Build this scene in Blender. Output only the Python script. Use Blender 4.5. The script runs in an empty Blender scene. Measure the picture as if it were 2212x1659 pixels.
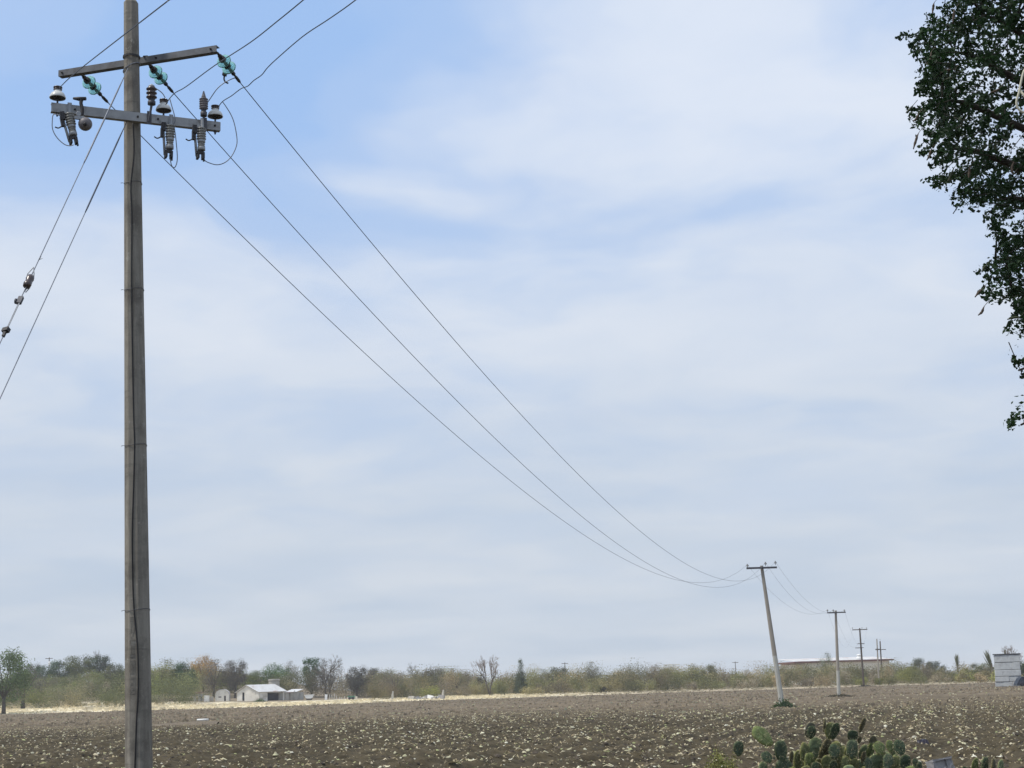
import bpy, math, random
import numpy as np
from mathutils import Vector, Matrix

random.seed(11)
RNG = np.random.default_rng(11)
SC = bpy.context.scene
COL = SC.collection

# ------------------------------------------------------------------ camera
FPX, ROLL, CAMZ = 3322.0, 0.031, 2.05
PITCH = math.atan((1481 - 829.5) / FPX)
cam_d = bpy.data.cameras.new('camera')
cam_d.sensor_width = 36.0
cam_d.lens = FPX / 2212.0 * 36.0
cam_d.clip_start = 0.1
cam_d.clip_end = 6000
cam = bpy.data.objects.new('camera', cam_d)
COL.objects.link(cam)
cam.matrix_world = Matrix.Translation((0, 0, CAMZ)) @ Matrix.Rotation(math.pi / 2 + PITCH, 4, 'X') @ Matrix.Rotation(-ROLL, 4, 'Z')
SC.camera = cam


def ray(u, v):
    xi, yi = u - 1106.0, 829.5 - v
    xl = (xi * math.cos(ROLL) + yi * math.sin(ROLL)) / FPX
    yl = (-xi * math.sin(ROLL) + yi * math.cos(ROLL)) / FPX
    return np.array([xl, math.cos(PITCH) - yl * math.sin(PITCH), math.sin(PITCH) + yl * math.cos(PITCH)])


EYE = np.array([0, 0, CAMZ])


def at(u, v, Y):
    r = ray(u, v)
    return EYE + r * (Y / r[1])


def atz(u, v, z):
    r = ray(u, v)
    return EYE + r * ((z - CAMZ) / r[2])


def proj(p):
    d = np.asarray(p, float) - EYE
    z = d[1] * math.cos(PITCH) + d[2] * math.sin(PITCH)
    yl = (-d[1] * math.sin(PITCH) + d[2] * math.cos(PITCH)) / z * FPX
    xl = d[0] / z * FPX
    return (1106 + xl * math.cos(ROLL) - yl * math.sin(ROLL), 829.5 - xl * math.sin(ROLL) - yl * math.cos(ROLL))


# ------------------------------------------------------------------ light and sky
SUN_EL, SUN_AZ = math.radians(58), math.radians(-108)      # azimuth from +Y towards +X
SUN_STRENGTH, SUN_ANGLE = 3.1, math.radians(8)
SKY_STRENGTH = 0.1
sun_dir = Vector((math.cos(SUN_EL) * math.sin(SUN_AZ), math.cos(SUN_EL) * math.cos(SUN_AZ), math.sin(SUN_EL)))
sun_l = bpy.data.lights.new('sun', 'SUN')
sun_l.energy = SUN_STRENGTH
sun_l.angle = SUN_ANGLE
sun_l.color = (1.0, 0.95, 0.86)
sun_o = bpy.data.objects.new('sun', sun_l)
COL.objects.link(sun_o)
sun_o.rotation_euler = sun_dir.to_track_quat('Z', 'Y').to_euler()

SC.view_settings.view_transform = 'Standard'
SC.view_settings.look = 'None'
SC.view_settings.exposure = 0.1
SC.view_settings.gamma = 1.0
SC.view_settings.use_curve_mapping = False
SC.render.engine = 'CYCLES'
SC.cycles.max_bounces = 8
SC.cycles.transparent_max_bounces = 12
SC.cycles.volume_bounces = 1


class NT:
    """small helper for node trees"""

    def __init__(self, tree):
        self.t = tree
        tree.nodes.clear()

    def n(self, typ, **kw):
        nd = self.t.nodes.new(typ)
        for k, v in kw.items():
            if k.startswith('i_'):
                key = k[2:]
                nd.inputs[int(key) if key.isdigit() else key.replace('_', ' ')].default_value = v
            else:
                setattr(nd, k, v)
        return nd

    def l(self, a, b):
        self.t.links.new(a, b)

    def math(self, op, a, b=None, clamp=False):
        nd = self.n('ShaderNodeMath', operation=op, use_clamp=clamp)
        for i, x in enumerate((a, b)):
            if x is None:
                continue
            if isinstance(x, (int, float)):
                nd.inputs[i].default_value = x
            else:
                self.l(x, nd.inputs[i])
        return nd.outputs[0]

    def noise(self, vec, scale, detail=4, rough=0.55, dist=0.0):
        nd = self.n('ShaderNodeTexNoise', i_Scale=scale, i_Detail=detail, i_Roughness=rough, i_Distortion=dist)
        if vec is not None:
            self.l(vec, nd.inputs['Vector'])
        return nd.outputs['Fac']

    def ramp(self, fac, pts, interp='LINEAR'):
        nd = self.n('ShaderNodeValToRGB')
        cr = nd.color_ramp
        cr.interpolation = interp
        while len(cr.elements) < len(pts):
            cr.elements.new(0.5)
        for e, (p, c) in zip(cr.elements, pts):
            e.position = p
            e.color = (c[0], c[1], c[2], 1) if not isinstance(c, (int, float)) else (c, c, c, 1)
        self.l(fac, nd.inputs[0])
        return nd.outputs[0]

    def mix(self, fac, a, b, blend='MIX'):
        nd = self.n('ShaderNodeMix', data_type='RGBA', blend_type=blend)
        for s, x in ((0, fac), (6, a), (7, b)):
            if isinstance(x, (int, float)):
                nd.inputs[s].default_value = x
            elif isinstance(x, tuple):
                nd.inputs[s].default_value = (*x[:3], 1)
            else:
                self.l(x, nd.inputs[s])
        return nd.outputs[2]


def build_world():
    w = bpy.data.worlds.new('World')
    SC.world = w
    w.use_nodes = True
    g = NT(w.node_tree)
    out = g.n('ShaderNodeOutputWorld')
    bg = g.n('ShaderNodeBackground', i_Strength=SKY_STRENGTH)
    g.l(bg.outputs[0], out.inputs[0])
    sky = g.n('ShaderNodeTexSky', sky_type='NISHITA', sun_disc=False)
    sky.sun_elevation = SUN_EL
    sky.sun_rotation = SUN_AZ
    sky.air_density = 1.0
    sky.dust_density = 0.6
    tc = g.n('ShaderNodeTexCoord')
    sep = g.n('ShaderNodeSeparateXYZ')
    g.l(tc.outputs['Generated'], sep.inputs[0])
    zz = g.math('ADD', g.math('MAXIMUM', sep.outputs[2], 0.0), 0.16)
    cmb = g.n('ShaderNodeCombineXYZ')
    g.l(g.math('DIVIDE', sep.outputs[0], zz), cmb.inputs[0])
    g.l(g.math('DIVIDE', sep.outputs[1], zz), cmb.inputs[1])
    q = cmb.outputs[0]
    # warp used to soften and break the edges of the cloud banks
    wn = g.n('ShaderNodeTexNoise', i_Scale=2.0, i_Detail=4.0, i_Roughness=0.48)
    g.l(q, wn.inputs['Vector'])
    sub = g.n('ShaderNodeVectorMath', operation='SUBTRACT')
    g.l(wn.outputs['Color'], sub.inputs[0])
    sub.inputs[1].default_value = (0.5, 0.5, 0.5)
    sca = g.n('ShaderNodeVectorMath', operation='SCALE')
    g.l(sub.outputs[0], sca.inputs[0])
    sca.inputs['Scale'].default_value = 0.5
    add = g.n('ShaderNodeVectorMath', operation='ADD')
    g.l(q, add.inputs[0])
    g.l(sca.outputs[0], add.inputs[1])
    qw = add.outputs[0]
    # long streaks of the deck plus ragged small structure
    mp = g.n('ShaderNodeMapping')
    mp.inputs['Rotation'].default_value = (0, 0, 0.35)
    mp.inputs['Scale'].default_value = (0.95, 1.05, 1)
    g.l(qw, mp.inputs[0])
    big = g.math('MULTIPLY', g.math('SUBTRACT', g.noise(q, 1.1, 3, 0.5, 0.2), 0.5), 0.75)
    mid = g.math('MULTIPLY', g.math('SUBTRACT', g.noise(mp.outputs[0], 3.4, 5, 0.46, 0.15), 0.5), 1.15)
    cov = g.math('ADD', g.math('ADD', big, mid), 0.67)

    def qpt(u, v):
        r = ray(u, v)
        r = r / np.linalg.norm(r)
        return (r[0] / (r[2] + 0.16), r[1] / (r[2] + 0.16), 0.0)

    # banks and gaps of the cloud deck, as places on the deck: (u, v, radius, weight)
    for u, v, rad, wt in ((150, 150, 0.26, -0.34), (460, 230, 0.30, -0.44), (700, 60, 0.22, -0.40), (610, 420, 0.22, -0.26), (60, 430, 0.18, -0.10),
                          (1130, 600, 0.16, -0.10), (1300, 430, 0.18, -0.14), (1010, 300, 0.14, -0.06), (900, 560, 0.16, -0.08), (1820, 10, 0.12, -0.35), (2120, 330, 0.12, -0.12), (1780, 570, 0.2, -0.12),
                          (1120, 120, 0.26, 0.16), (1500, 70, 0.30, 0.14), (870, 370, 0.10, 0.36), (1750, 270, 0.26, 0.20), (2000, 120, 0.25, 0.15),
                          (300, 680, 0.34, 0.34), (2000, 660, 0.34, 0.30), (1300, 740, 0.30, 0.30), (40, 60, 0.12, 0.34)):
        dn = g.n('ShaderNodeVectorMath', operation='DISTANCE')
        g.l(qw, dn.inputs[0])
        dn.inputs[1].default_value = qpt(u, v)
        t = g.math('DIVIDE', dn.outputs['Value'], rad)
        e = g.math('POWER', 2.718, g.math('MULTIPLY', g.math('MULTIPLY', t, t), -1.0))
        cov = g.math('ADD', cov, g.math('MULTIPLY', e, wt))
    c1 = g.ramp(cov, [(0.0, 0.02), (0.25, 0.22), (0.95, 1.0)], 'EASE')
    low = g.math('SUBTRACT', 1.0, g.math('DIVIDE', sep.outputs[2], 0.40), clamp=True)
    low = g.ramp(low, [(0.0, 0.0), (1.0, 1.0)], 'EASE')
    shade = g.noise(mp.outputs[0], 2.8, 5, 0.48, 0.1)
    ccol = g.ramp(g.math('ADD', g.math('MULTIPLY', g.math('SUBTRACT', shade, 0.5), 0.9), g.math('MULTIPLY', cov, 0.62)),
                  [(0.22, (5.5, 6.45, 8.2)), (0.5, (6.5, 7.25, 8.55)), (0.9, (7.6, 8.05, 8.9))])
    hz = g.ramp(g.noise(mp.outputs[0], 1.5, 3, 0.42), [(0.32, (5.1, 5.8, 6.7)), (0.68, (6.05, 6.55, 7.2))])
    blue = g.mix(0.85, sky.outputs[0], (3.6, 5.5, 8.9))
    col = g.mix(c1, blue, ccol)
    col = g.mix(g.math('MULTIPLY', low, 0.92), col, hz)
    g.l(col, bg.inputs[0])


build_world()

# ------------------------------------------------------------------ scene-graph helpers
ORG = {}


def link(o):
    COL.objects.link(o)
    return o


def tag(o, label=None, cat=None, group=None, kind=None):
    for k, v in (('label', label), ('category', cat), ('group', group), ('kind', kind)):
        if v:
            o[k] = v
    return o


def thing(name, loc, label, cat, group=None):
    o = link(bpy.data.objects.new(name, None))
    o.empty_display_size = 0.2
    o.location = [float(x) for x in loc]
    ORG[o.name] = np.array(loc, float)
    return tag(o, label, cat, group)


def mesh_np(name, V, F, mat=None, smooth=False, cols=None):
    V = np.asarray(V, np.float32)
    F = np.asarray(F, np.int32)
    me = bpy.data.meshes.new(name)
    m, k = F.shape
    me.vertices.add(len(V))
    me.vertices.foreach_set('co', V.ravel())
    me.loops.add(m * k)
    me.loops.foreach_set('vertex_index', F.ravel())
    me.polygons.add(m)
    me.polygons.foreach_set('loop_start', np.arange(m, dtype=np.int32) * k)
    me.polygons.foreach_set('use_smooth', np.full(m, smooth))
    if cols is not None:
        a = me.color_attributes.new('tint', 'FLOAT_COLOR', 'POINT')
        c = np.ones((len(V), 4), np.float32)
        c[:, :3] = cols
        a.data.foreach_set('color', c.ravel())
    me.update()
    me.validate()
    if mat:
        me.materials.append(mat)
    return me


class MB:
    def __init__(self):
        self.v, self.f = [], []

    def add(self, V, F, M=None):
        b = len(self.v)
        for p in V:
            p = np.asarray(p, float)
            if M is not None:
                p = np.array(M @ Vector(p))
            self.v.append(p)
        for f in F:
            self.f.append([i + b for i in f])
        return self

    def box(self, size, M=None, c=(0, 0, 0), bev=0.0):
        x, y, z = [s / 2 for s in size]
        V = [(c[0] + i * x, c[1] + j * y, c[2] + k * z) for k in (-1, 1) for j in (-1, 1) for i in (-1, 1)]
        F = [(0, 2, 3, 1), (4, 5, 7, 6), (0, 1, 5, 4), (2, 6, 7, 3), (0, 4, 6, 2), (1, 3, 7, 5)]
        return self.add(V, F, M)

    def quad3(self, a, b, c, d, t):
        """slab between quad abcd and the same quad moved by t"""
        t = np.asarray(t, float)
        V = [np.asarray(p, float) for p in (a, b, c, d)]
        V += [p + t for p in V]
        return self.add(V, [(0, 1, 2, 3), (7, 6, 5, 4), (0, 4, 5, 1), (1, 5, 6, 2), (2, 6, 7, 3), (3, 7, 4, 0)])

    def lathe(self, prof, seg=14, M=None):
        V, F = [], []
        n = len(prof)
        for r, z in prof:
            for k in range(seg):
                a = 2 * math.pi * k / seg
                V.append((r * math.cos(a), r * math.sin(a), z))
        for i in range(n - 1):
            for k in range(seg):
                k2 = (k + 1) % seg
                F.append((i * seg + k, i * seg + k2, (i + 1) * seg + k2, (i + 1) * seg + k))
        F.append(tuple(range(seg))[::-1])
        F.append(tuple((n - 1) * seg + k for k in range(seg)))
        return self.add(V, F, M)

    def tube(self, pts, rad, seg=6):
        pts = [np.asarray(p, float) for p in pts]
        n = len(pts)
        if isinstance(rad, (int, float)):
            rad = [rad] * n
        V, F = [], []
        up = None
        for i, p in enumerate(pts):
            d = pts[min(i + 1, n - 1)] - pts[max(i - 1, 0)]
            d = d / (np.linalg.norm(d) + 1e-9)
            if up is None:
                ref = np.array([0, 0, 1.]) if abs(d[2]) < 0.9 else np.array([1., 0, 0])
                up = np.cross(d, ref)
            up = up - d * np.dot(up, d)
            up = up / (np.linalg.norm(up) + 1e-9)
            s = np.cross(d, up)
            for k in range(seg):
                a = 2 * math.pi * k / seg
                V.append(p + rad[i] * (math.cos(a) * up + math.sin(a) * s))
        for i in range(n - 1):
            for k in range(seg):
                k2 = (k + 1) % seg
                F.append((i * seg + k, i * seg + k2, (i + 1) * seg + k2, (i + 1) * seg + k))
        F.append(tuple(range(seg))[::-1])
        F.append(tuple((n - 1) * seg + k for k in range(seg)))
        return self.add(V, F)

    def mesh(self, name, mat, off=None, smooth=False):
        me = bpy.data.meshes.new(name)
        V = np.array(self.v)
        if off is not None:
            V = V - off
        me.from_pydata(V.tolist(), [], self.f)
        me.update()
        if smooth:
            for p in me.polygons:
                p.use_smooth = len(p.vertices) == 4
        me.materials.append(mat)
        return me


def part(name, mb, mat, parent=None, smooth=False, color=None):
    """world-space mesh builder -> object; a child keeps its root's origin"""
    off = ORG[parent.name] if parent is not None else np.mean(np.array(mb.v), axis=0) * np.array([1, 1, 0]) + np.array([0, 0, np.min(np.array(mb.v)[:, 2])])
    o = link(bpy.data.objects.new(name, mb.mesh(name, mat, off, smooth)))
    if parent is not None:
        o.parent = parent
    else:
        o.location = off
    ORG[o.name] = off
    if color:
        o.color = (*color, 1)
    return o


def local_part(name, me, parent, color=None):
    o = link(bpy.data.objects.new(name, me))
    o.parent = parent
    if color:
        o.color = (*color, 1)
    return o


def frame(p, zdir, xref=(1, 0, 0)):
    z = Vector(zdir).normalized()
    x = Vector(xref)
    x = (x - z * x.dot(z)).normalized()
    y = z.cross(x)
    M = Matrix((x, y, z)).transposed().to_4x4()
    M.translation = Vector([float(a) for a in p])
    return M


def smooth_path(P, n=8):
    P = [np.asarray(p, float) for p in P]
    Q = [2 * P[0] - P[1]] + P + [2 * P[-1] - P[-2]]
    out = []
    for i in range(1, len(Q) - 2):
        a, b, c, d = Q[i - 1:i + 3]
        for k in range(n):
            t = k / n
            out.append(0.5 * ((2 * b) + (c - a) * t + (2 * a - 5 * b + 4 * c - d) * t * t + (3 * b - a - 3 * c + d) * t ** 3))
    out.append(P[-1])
    return out


def vnoise(x, y, seed=0):
    """value noise on arrays"""
    xi, yi = np.floor(x).astype(np.int64), np.floor(y).astype(np.int64)
    fx, fy = x - xi, y - yi
    fx, fy = fx * fx * (3 - 2 * fx), fy * fy * (3 - 2 * fy)

    def h(a, b):
        n = (a * 374761393 + b * 668265263 + seed * 1442695041) & 0x7fffffff
        n = ((n ^ (n >> 13)) * 1274126177) & 0x7fffffff
        return ((n ^ (n >> 16)) & 0xffff) / 65535.0
    return (h(xi, yi) * (1 - fx) + h(xi + 1, yi) * fx) * (1 - fy) + (h(xi, yi + 1) * (1 - fx) + h(xi + 1, yi + 1) * fx) * fy


def fbm(x, y, seed=0, oct=4):
    s, a, t = 0, 0.5, 0
    for i in range(oct):
        s = s + a * vnoise(x * 2 ** i, y * 2 ** i, seed + i * 7)
        t += a
        a *= 0.5
    return s / t


# ------------------------------------------------------------------ materials
def mat_basic(name, c1, c2=None, scale=6.0, rough=0.7, metal=0.0, bump=0.0, bscale=30.0, stretch=(1, 1, 1), stain=None, stain_scale=1.5, spec=0.3, detail=5):
    m = bpy.data.materials.new(name)
    m.use_nodes = True
    g = NT(m.node_tree)
    out = g.n('ShaderNodeOutputMaterial')
    b = g.n('ShaderNodeBsdfPrincipled', i_Roughness=rough, i_Metallic=metal)
    b.inputs['Specular IOR Level'].default_value = spec
    g.l(b.outputs[0], out.inputs[0])
    tc = g.n('ShaderNodeTexCoord')
    mp = g.n('ShaderNodeMapping')
    mp.inputs['Scale'].default_value = stretch
    g.l(tc.outputs['Object'], mp.inputs[0])
    v = mp.outputs[0]
    c2 = c2 or tuple(x * 0.8 for x in c1)
    col = g.mix(g.ramp(g.noise(v, scale, detail, 0.6), [(0.3, 0.0), (0.7, 1.0)]), c1, c2)
    if stain:
        col = g.mix(g.ramp(g.noise(v, stain_scale, 6, 0.65), [(0.52, 0.0), (0.68, 0.85)]), col, stain)
    g.l(col, b.inputs['Base Color'])
    if bump:
        bp = g.n('ShaderNodeBump', i_Strength=bump, i_Distance=0.01)
        g.l(g.noise(v, bscale, 4, 0.6), bp.inputs['Height'])
        g.l(bp.outputs[0], b.inputs['Normal'])
    return m


def mat_foliage(name, trans=0.25, rough=0.65, tintmul=1.0):
    """colour from the object's own colour times the per-leaf tint"""
    m = bpy.data.materials.new(name)
    m.use_nodes = True
    g = NT(m.node_tree)
    out = g.n('ShaderNodeOutputMaterial')
    oi = g.n('ShaderNodeObjectInfo')
    at_ = g.n('ShaderNodeAttribute', attribute_name='tint')
    col = g.mix(1.0, oi.outputs['Color'], at_.outputs['Color'], 'MULTIPLY')
    b = g.n('ShaderNodeBsdfPrincipled', i_Roughness=rough)
    b.inputs['Specular IOR Level'].default_value = 0.25
    g.l(col, b.inputs['Base Color'])
    t = g.n('ShaderNodeBsdfTranslucent')
    g.l(col, t.inputs[0])
    ms = g.n('ShaderNodeMixShader', i_0=trans)
    g.l(b.outputs[0], ms.inputs[1])
    g.l(t.outputs[0], ms.inputs[2])
    g.l(ms.outputs[0], out.inputs[0])
    return m


def mat_objcolor(name, rough=0.7, scale=8.0, var=0.35, bump=0.0, spec=0.3):
    m = bpy.data.materials.new(name)
    m.use_nodes = True
    g = NT(m.node_tree)
    out = g.n('ShaderNodeOutputMaterial')
    oi = g.n('ShaderNodeObjectInfo')
    tc = g.n('ShaderNodeTexCoord')
    nz = g.noise(tc.outputs['Object'], scale, 5, 0.6)
    col = g.mix(1.0, oi.outputs['Color'], g.ramp(nz, [(0.3, 1 - var), (0.7, 1 + var)]), 'MULTIPLY')
    b = g.n('ShaderNodeBsdfPrincipled', i_Roughness=rough)
    b.inputs['Specular IOR Level'].default_value = spec
    g.l(col, b.inputs['Base Color'])
    if bump:
        bp = g.n('ShaderNodeBump', i_Strength=bump, i_Distance=0.01)
        g.l(nz, bp.inputs['Height'])
        g.l(bp.outputs[0], b.inputs['Normal'])
    g.l(b.outputs[0], out.inputs[0])
    return m


def mat_pad():
    """waxy green with dry scars, pale areoles and lighter, yellower rims"""
    m = bpy.data.materials.new('cactus_pad')
    m.use_nodes = True
    g = NT(m.node_tree)
    out = g.n('ShaderNodeOutputMaterial')
    oi = g.n('ShaderNodeObjectInfo')
    at_ = g.n('ShaderNodeAttribute', attribute_name='tint')
    tc = g.n('ShaderNodeTexCoord')
    off = g.n('ShaderNodeVectorMath', operation='ADD')
    g.l(tc.outputs['Object'], off.inputs[0])
    rv = g.n('ShaderNodeCombineXYZ')
    g.l(g.math('MULTIPLY', oi.outputs['Random'], 37.0), rv.inputs[0])
    g.l(rv.outputs[0], off.inputs[1])
    p = off.outputs[0]
    col = g.mix(1.0, oi.outputs['Color'], at_.outputs['Color'], 'MULTIPLY')
    col = g.mix(1.0, col, g.ramp(g.noise(p, 5, 5, 0.65), [(0.3, 0.55), (0.7, 1.45)]), 'MULTIPLY')
    col = g.mix(g.ramp(g.noise(p, 3.2, 6, 0.7), [(0.58, 0.0), (0.66, 0.7)]), col, (0.20, 0.165, 0.095))
    vo = g.n('ShaderNodeTexVoronoi', i_Scale=9.0)
    g.l(p, vo.inputs['Vector'])
    col = g.mix(g.ramp(vo.outputs['Distance'], [(0.10, 0.8), (0.2, 0.0)]), col, (0.34, 0.31, 0.18))
    b = g.n('ShaderNodeBsdfPrincipled', i_Roughness=0.6)
    b.inputs['Specular IOR Level'].default_value = 0.3
    g.l(col, b.inputs['Base Color'])
    bp = g.n('ShaderNodeBump', i_Strength=0.5, i_Distance=0.02)
    g.l(g.noise(p, 6, 5, 0.6), bp.inputs['Height'])
    g.l(bp.outputs[0], b.inputs['Normal'])
    g.l(b.outputs[0], out.inputs[0])
    return m


def mat_glass():
    m = bpy.data.materials.new('green_glass')
    m.use_nodes = True
    g = NT(m.node_tree)
    out = g.n('ShaderNodeOutputMaterial')
    b = g.n('ShaderNodeBsdfPrincipled', i_Roughness=0.08)
    b.inputs['Base Color'].default_value = (0.40, 0.76, 0.71, 1)
    b.inputs['Transmission Weight'].default_value = 0.8
    b.inputs['IOR'].default_value = 1.3
    g.l(b.outputs[0], out.inputs[0])
    return m


def mat_ground():
    m = bpy.data.materials.new('ploughed_soil')
    m.use_nodes = True
    g = NT(m.node_tree)
    out = g.n('ShaderNodeOutputMaterial')
    b = g.n('ShaderNodeBsdfPrincipled', i_Roughness=0.95)
    b.inputs['Specular IOR Level'].default_value = 0.1
    g.l(b.outputs[0], out.inputs[0])
    tc = g.n('ShaderNodeTexCoord')
    p = tc.outputs['Object']
    at_ = g.n('ShaderNodeAttribute', attribute_name='tint')
    n1 = g.ramp(g.noise(p, 3.5, 8, 0.65), [(0.25, 0.62), (0.75, 1.42)])
    n2 = g.ramp(g.noise(p, 0.13, 4, 0.6), [(0.3, 0.86), (0.7, 1.14)])
    col = g.mix(1.0, at_.outputs['Color'], n1, 'MULTIPLY')
    col = g.mix(1.0, col, n2, 'MULTIPLY')
    g.l(col, b.inputs['Base Color'])
    bp = g.n('ShaderNodeBump', i_Strength=0.7, i_Distance=0.04)
    g.l(g.noise(p, 9, 6, 0.7), bp.inputs['Height'])
    g.l(bp.outputs[0], b.inputs['Normal'])
    return m


def mat_pole():
    """weathered grey-brown concrete with streaks down the shaft"""
    m = bpy.data.materials.new('weathered_concrete')
    m.use_nodes = True
    g = NT(m.node_tree)
    out = g.n('ShaderNodeOutputMaterial')
    b = g.n('ShaderNodeBsdfPrincipled', i_Roughness=0.85)
    b.inputs['Specular IOR Level'].default_value = 0.2
    g.l(b.outputs[0], out.inputs[0])
    tc = g.n('ShaderNodeTexCoord')
    mp = g.n('ShaderNodeMapping')
    mp.inputs['Scale'].default_value = (9, 9, 0.7)
    g.l(tc.outputs['Object'], mp.inputs[0])
    st = g.noise(mp.outputs[0], 1.6, 6, 0.62)
    fine = g.noise(tc.outputs['Object'], 45, 5, 0.7)
    blot = g.noise(tc.outputs['Object'], 2.3, 6, 0.65)
    mp2 = g.n('ShaderNodeMapping')
    mp2.inputs['Scale'].default_value = (1.2, 1.2, 14)
    g.l(tc.outputs['Object'], mp2.inputs[0])
    col = g.mix(g.ramp(st, [(0.3, 0.0), (0.7, 1.0)]), (0.165, 0.148, 0.122), (0.30, 0.277, 0.235))
    col = g.mix(g.ramp(blot, [(0.48, 0.0), (0.66, 0.75)]), col, (0.105, 0.093, 0.078))
    col = g.mix(g.ramp(fine, [(0.58, 0.0), (0.72, 0.55)]), col, (0.36, 0.34, 0.30))
    col = g.mix(g.ramp(g.noise(tc.outputs['Object'], 6.0, 7, 0.72), [(0.60, 0.0), (0.68, 0.6)]), col, (0.42, 0.40, 0.35))
    col = g.mix(g.ramp(g.noise(mp2.outputs[0], 1.0, 3, 0.5), [(0.62, 0.0), (0.70, 0.35)]), col, (0.10, 0.09, 0.075))
    col = g.mix(g.ramp(g.noise(tc.outputs['Object'], 60, 2, 0.5), [(0.70, 0.0), (0.76, 0.8)]), col, (0.06, 0.052, 0.045))
    g.l(col, b.inputs['Base Color'])
    bp = g.n('ShaderNodeBump', i_Strength=0.6, i_Distance=0.006)
    g.l(fine, bp.inputs['Height'])
    g.l(bp.outputs[0], b.inputs['Normal'])
    return m


M = {}
M['ground'] = mat_ground()
M['pole'] = mat_pole()
M['pole_far'] = mat_basic('pale_concrete', (0.34, 0.31, 0.265), (0.24, 0.215, 0.185), scale=3, stretch=(6, 6, 0.5), rough=0.9)
M['whitewash'] = mat_basic('whitewashed_concrete', (0.47, 0.465, 0.42), (0.36, 0.35, 0.31), scale=4, stretch=(4, 4, 0.8), rough=0.9)
M['wood_pole'] = mat_basic('dark_timber', (0.07, 0.055, 0.045), (0.12, 0.095, 0.075), scale=4, stretch=(8, 8, 0.5), rough=0.9)
M['arm_grey'] = mat_basic('weathered_galvanised', (0.40, 0.405, 0.405), (0.27, 0.275, 0.28), scale=7, rough=0.6, metal=0.15, stain=(0.15, 0.145, 0.14), stain_scale=6)
M['arm_dark'] = mat_basic('dull_galvanised', (0.17, 0.175, 0.185), (0.11, 0.112, 0.12), scale=7, rough=0.6, metal=0.15, stain=(0.09, 0.08, 0.075), stain_scale=6)
M['galv'] = mat_basic('galvanised_steel', (0.38, 0.39, 0.40), (0.25, 0.26, 0.275), scale=7, rough=0.55, metal=0.25, stain=(0.22, 0.22, 0.23), stain_scale=5, spec=0.4)
M['galv_dark'] = mat_basic('dull_steel', (0.11, 0.11, 0.12), (0.065, 0.065, 0.075), scale=9, rough=0.6, metal=0.3)
M['iron'] = mat_basic('blackened_iron', (0.030, 0.030, 0.034), (0.055, 0.05, 0.05), scale=20, rough=0.6, metal=0.2)
M['porcelain'] = mat_basic('white_porcelain', (0.64, 0.64, 0.61), (0.50, 0.50, 0.47), scale=8, rough=0.22, spec=0.5)
M['grey_porcelain'] = mat_basic('grey_porcelain', (0.27, 0.27, 0.255), (0.18, 0.18, 0.17), scale=8, rough=0.35, spec=0.5)
M['brown_porcelain'] = mat_basic('brown_porcelain', (0.050, 0.035, 0.034), (0.085, 0.06, 0.055), scale=8, rough=0.3, spec=0.5)
M['polymer'] = mat_basic('grey_polymer', (0.20, 0.185, 0.19), (0.14, 0.13, 0.135), scale=8, rough=0.5)
M['glass'] = mat_glass()
M['wire'] = mat_basic('oxidised_conductor', (0.07, 0.085, 0.115), (0.05, 0.06, 0.08), scale=10, rough=0.55, metal=0.3)
M['guy'] = mat_basic('galvanised_strand', (0.23, 0.24, 0.27), (0.15, 0.16, 0.18), scale=30, rough=0.5, metal=0.4)
M['black_cable'] = mat_basic('black_cable', (0.014, 0.014, 0.015), (0.022, 0.022, 0.022), rough=0.5)
M['foliage'] = mat_foliage('far_foliage', 0.2)
M['leaf_near'] = mat_foliage('near_leaves', 0.35, 0.6)
M['bark'] = mat_objcolor('bark', 0.95, 3, 0.35)
M['cabbage'] = mat_objcolor('cabbage_leaf', 0.55, 14, 0.22, spec=0.3)
M['litter'] = mat_foliage('crop_litter', 0.15, 0.8)
M['pad'] = mat_pad()
M['spine'] = mat_basic('cactus_spine', (0.55, 0.50, 0.33), (0.42, 0.38, 0.22), rough=0.6)
M['whitewall'] = mat_basic('limewashed_wall', (0.86, 0.83, 0.75), (0.70, 0.66, 0.58), scale=0.8, rough=0.9, stain=(0.40, 0.36, 0.30), stain_scale=0.6)
M['graywall'] = mat_basic('weathered_wall', (0.50, 0.48, 0.43), (0.36, 0.34, 0.30), scale=0.9, rough=0.9, stain=(0.22, 0.20, 0.18), stain_scale=0.7)
M['tin'] = mat_basic('tin_roof', (0.66, 0.66, 0.65), (0.52, 0.50, 0.48), scale=0.7, rough=0.6, stain=(0.42, 0.27, 0.20), stain_scale=0.35)
M['dark_inside'] = mat_basic('unlit_interior', (0.018, 0.018, 0.026), (0.03, 0.03, 0.04), rough=0.9)
M['cream'] = mat_basic('cream_paint', (0.90, 0.86, 0.74), (0.84, 0.79, 0.66), scale=0.4, rough=0.85)
M['redroof'] = mat_basic('red_brown_fascia', (0.16, 0.055, 0.04), (0.11, 0.04, 0.035), scale=0.6, rough=0.7)
M['white'] = mat_basic('white_paint', (0.82, 0.82, 0.80), (0.74, 0.74, 0.72), scale=2, rough=0.6)
M['green_paint'] = mat_basic('green_paint', (0.10, 0.30, 0.19), (0.08, 0.22, 0.14), scale=2, rough=0.6)
M['block'] = mat_basic('pale_block', (0.50, 0.52, 0.52), (0.38, 0.39, 0.40), scale=1.6, rough=0.9, stain=(0.30, 0.30, 0.31), stain_scale=1.2)
M['concrete'] = mat_basic('rough_concrete', (0.33, 0.32, 0.32), (0.23, 0.22, 0.22), scale=5, rough=0.9, bump=0.5, bscale=18, stain=(0.14, 0.13, 0.14), stain_scale=4)
M['bag'] = mat_basic('dark_plastic', (0.02, 0.018, 0.03), (0.035, 0.03, 0.045), rough=0.35)
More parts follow.
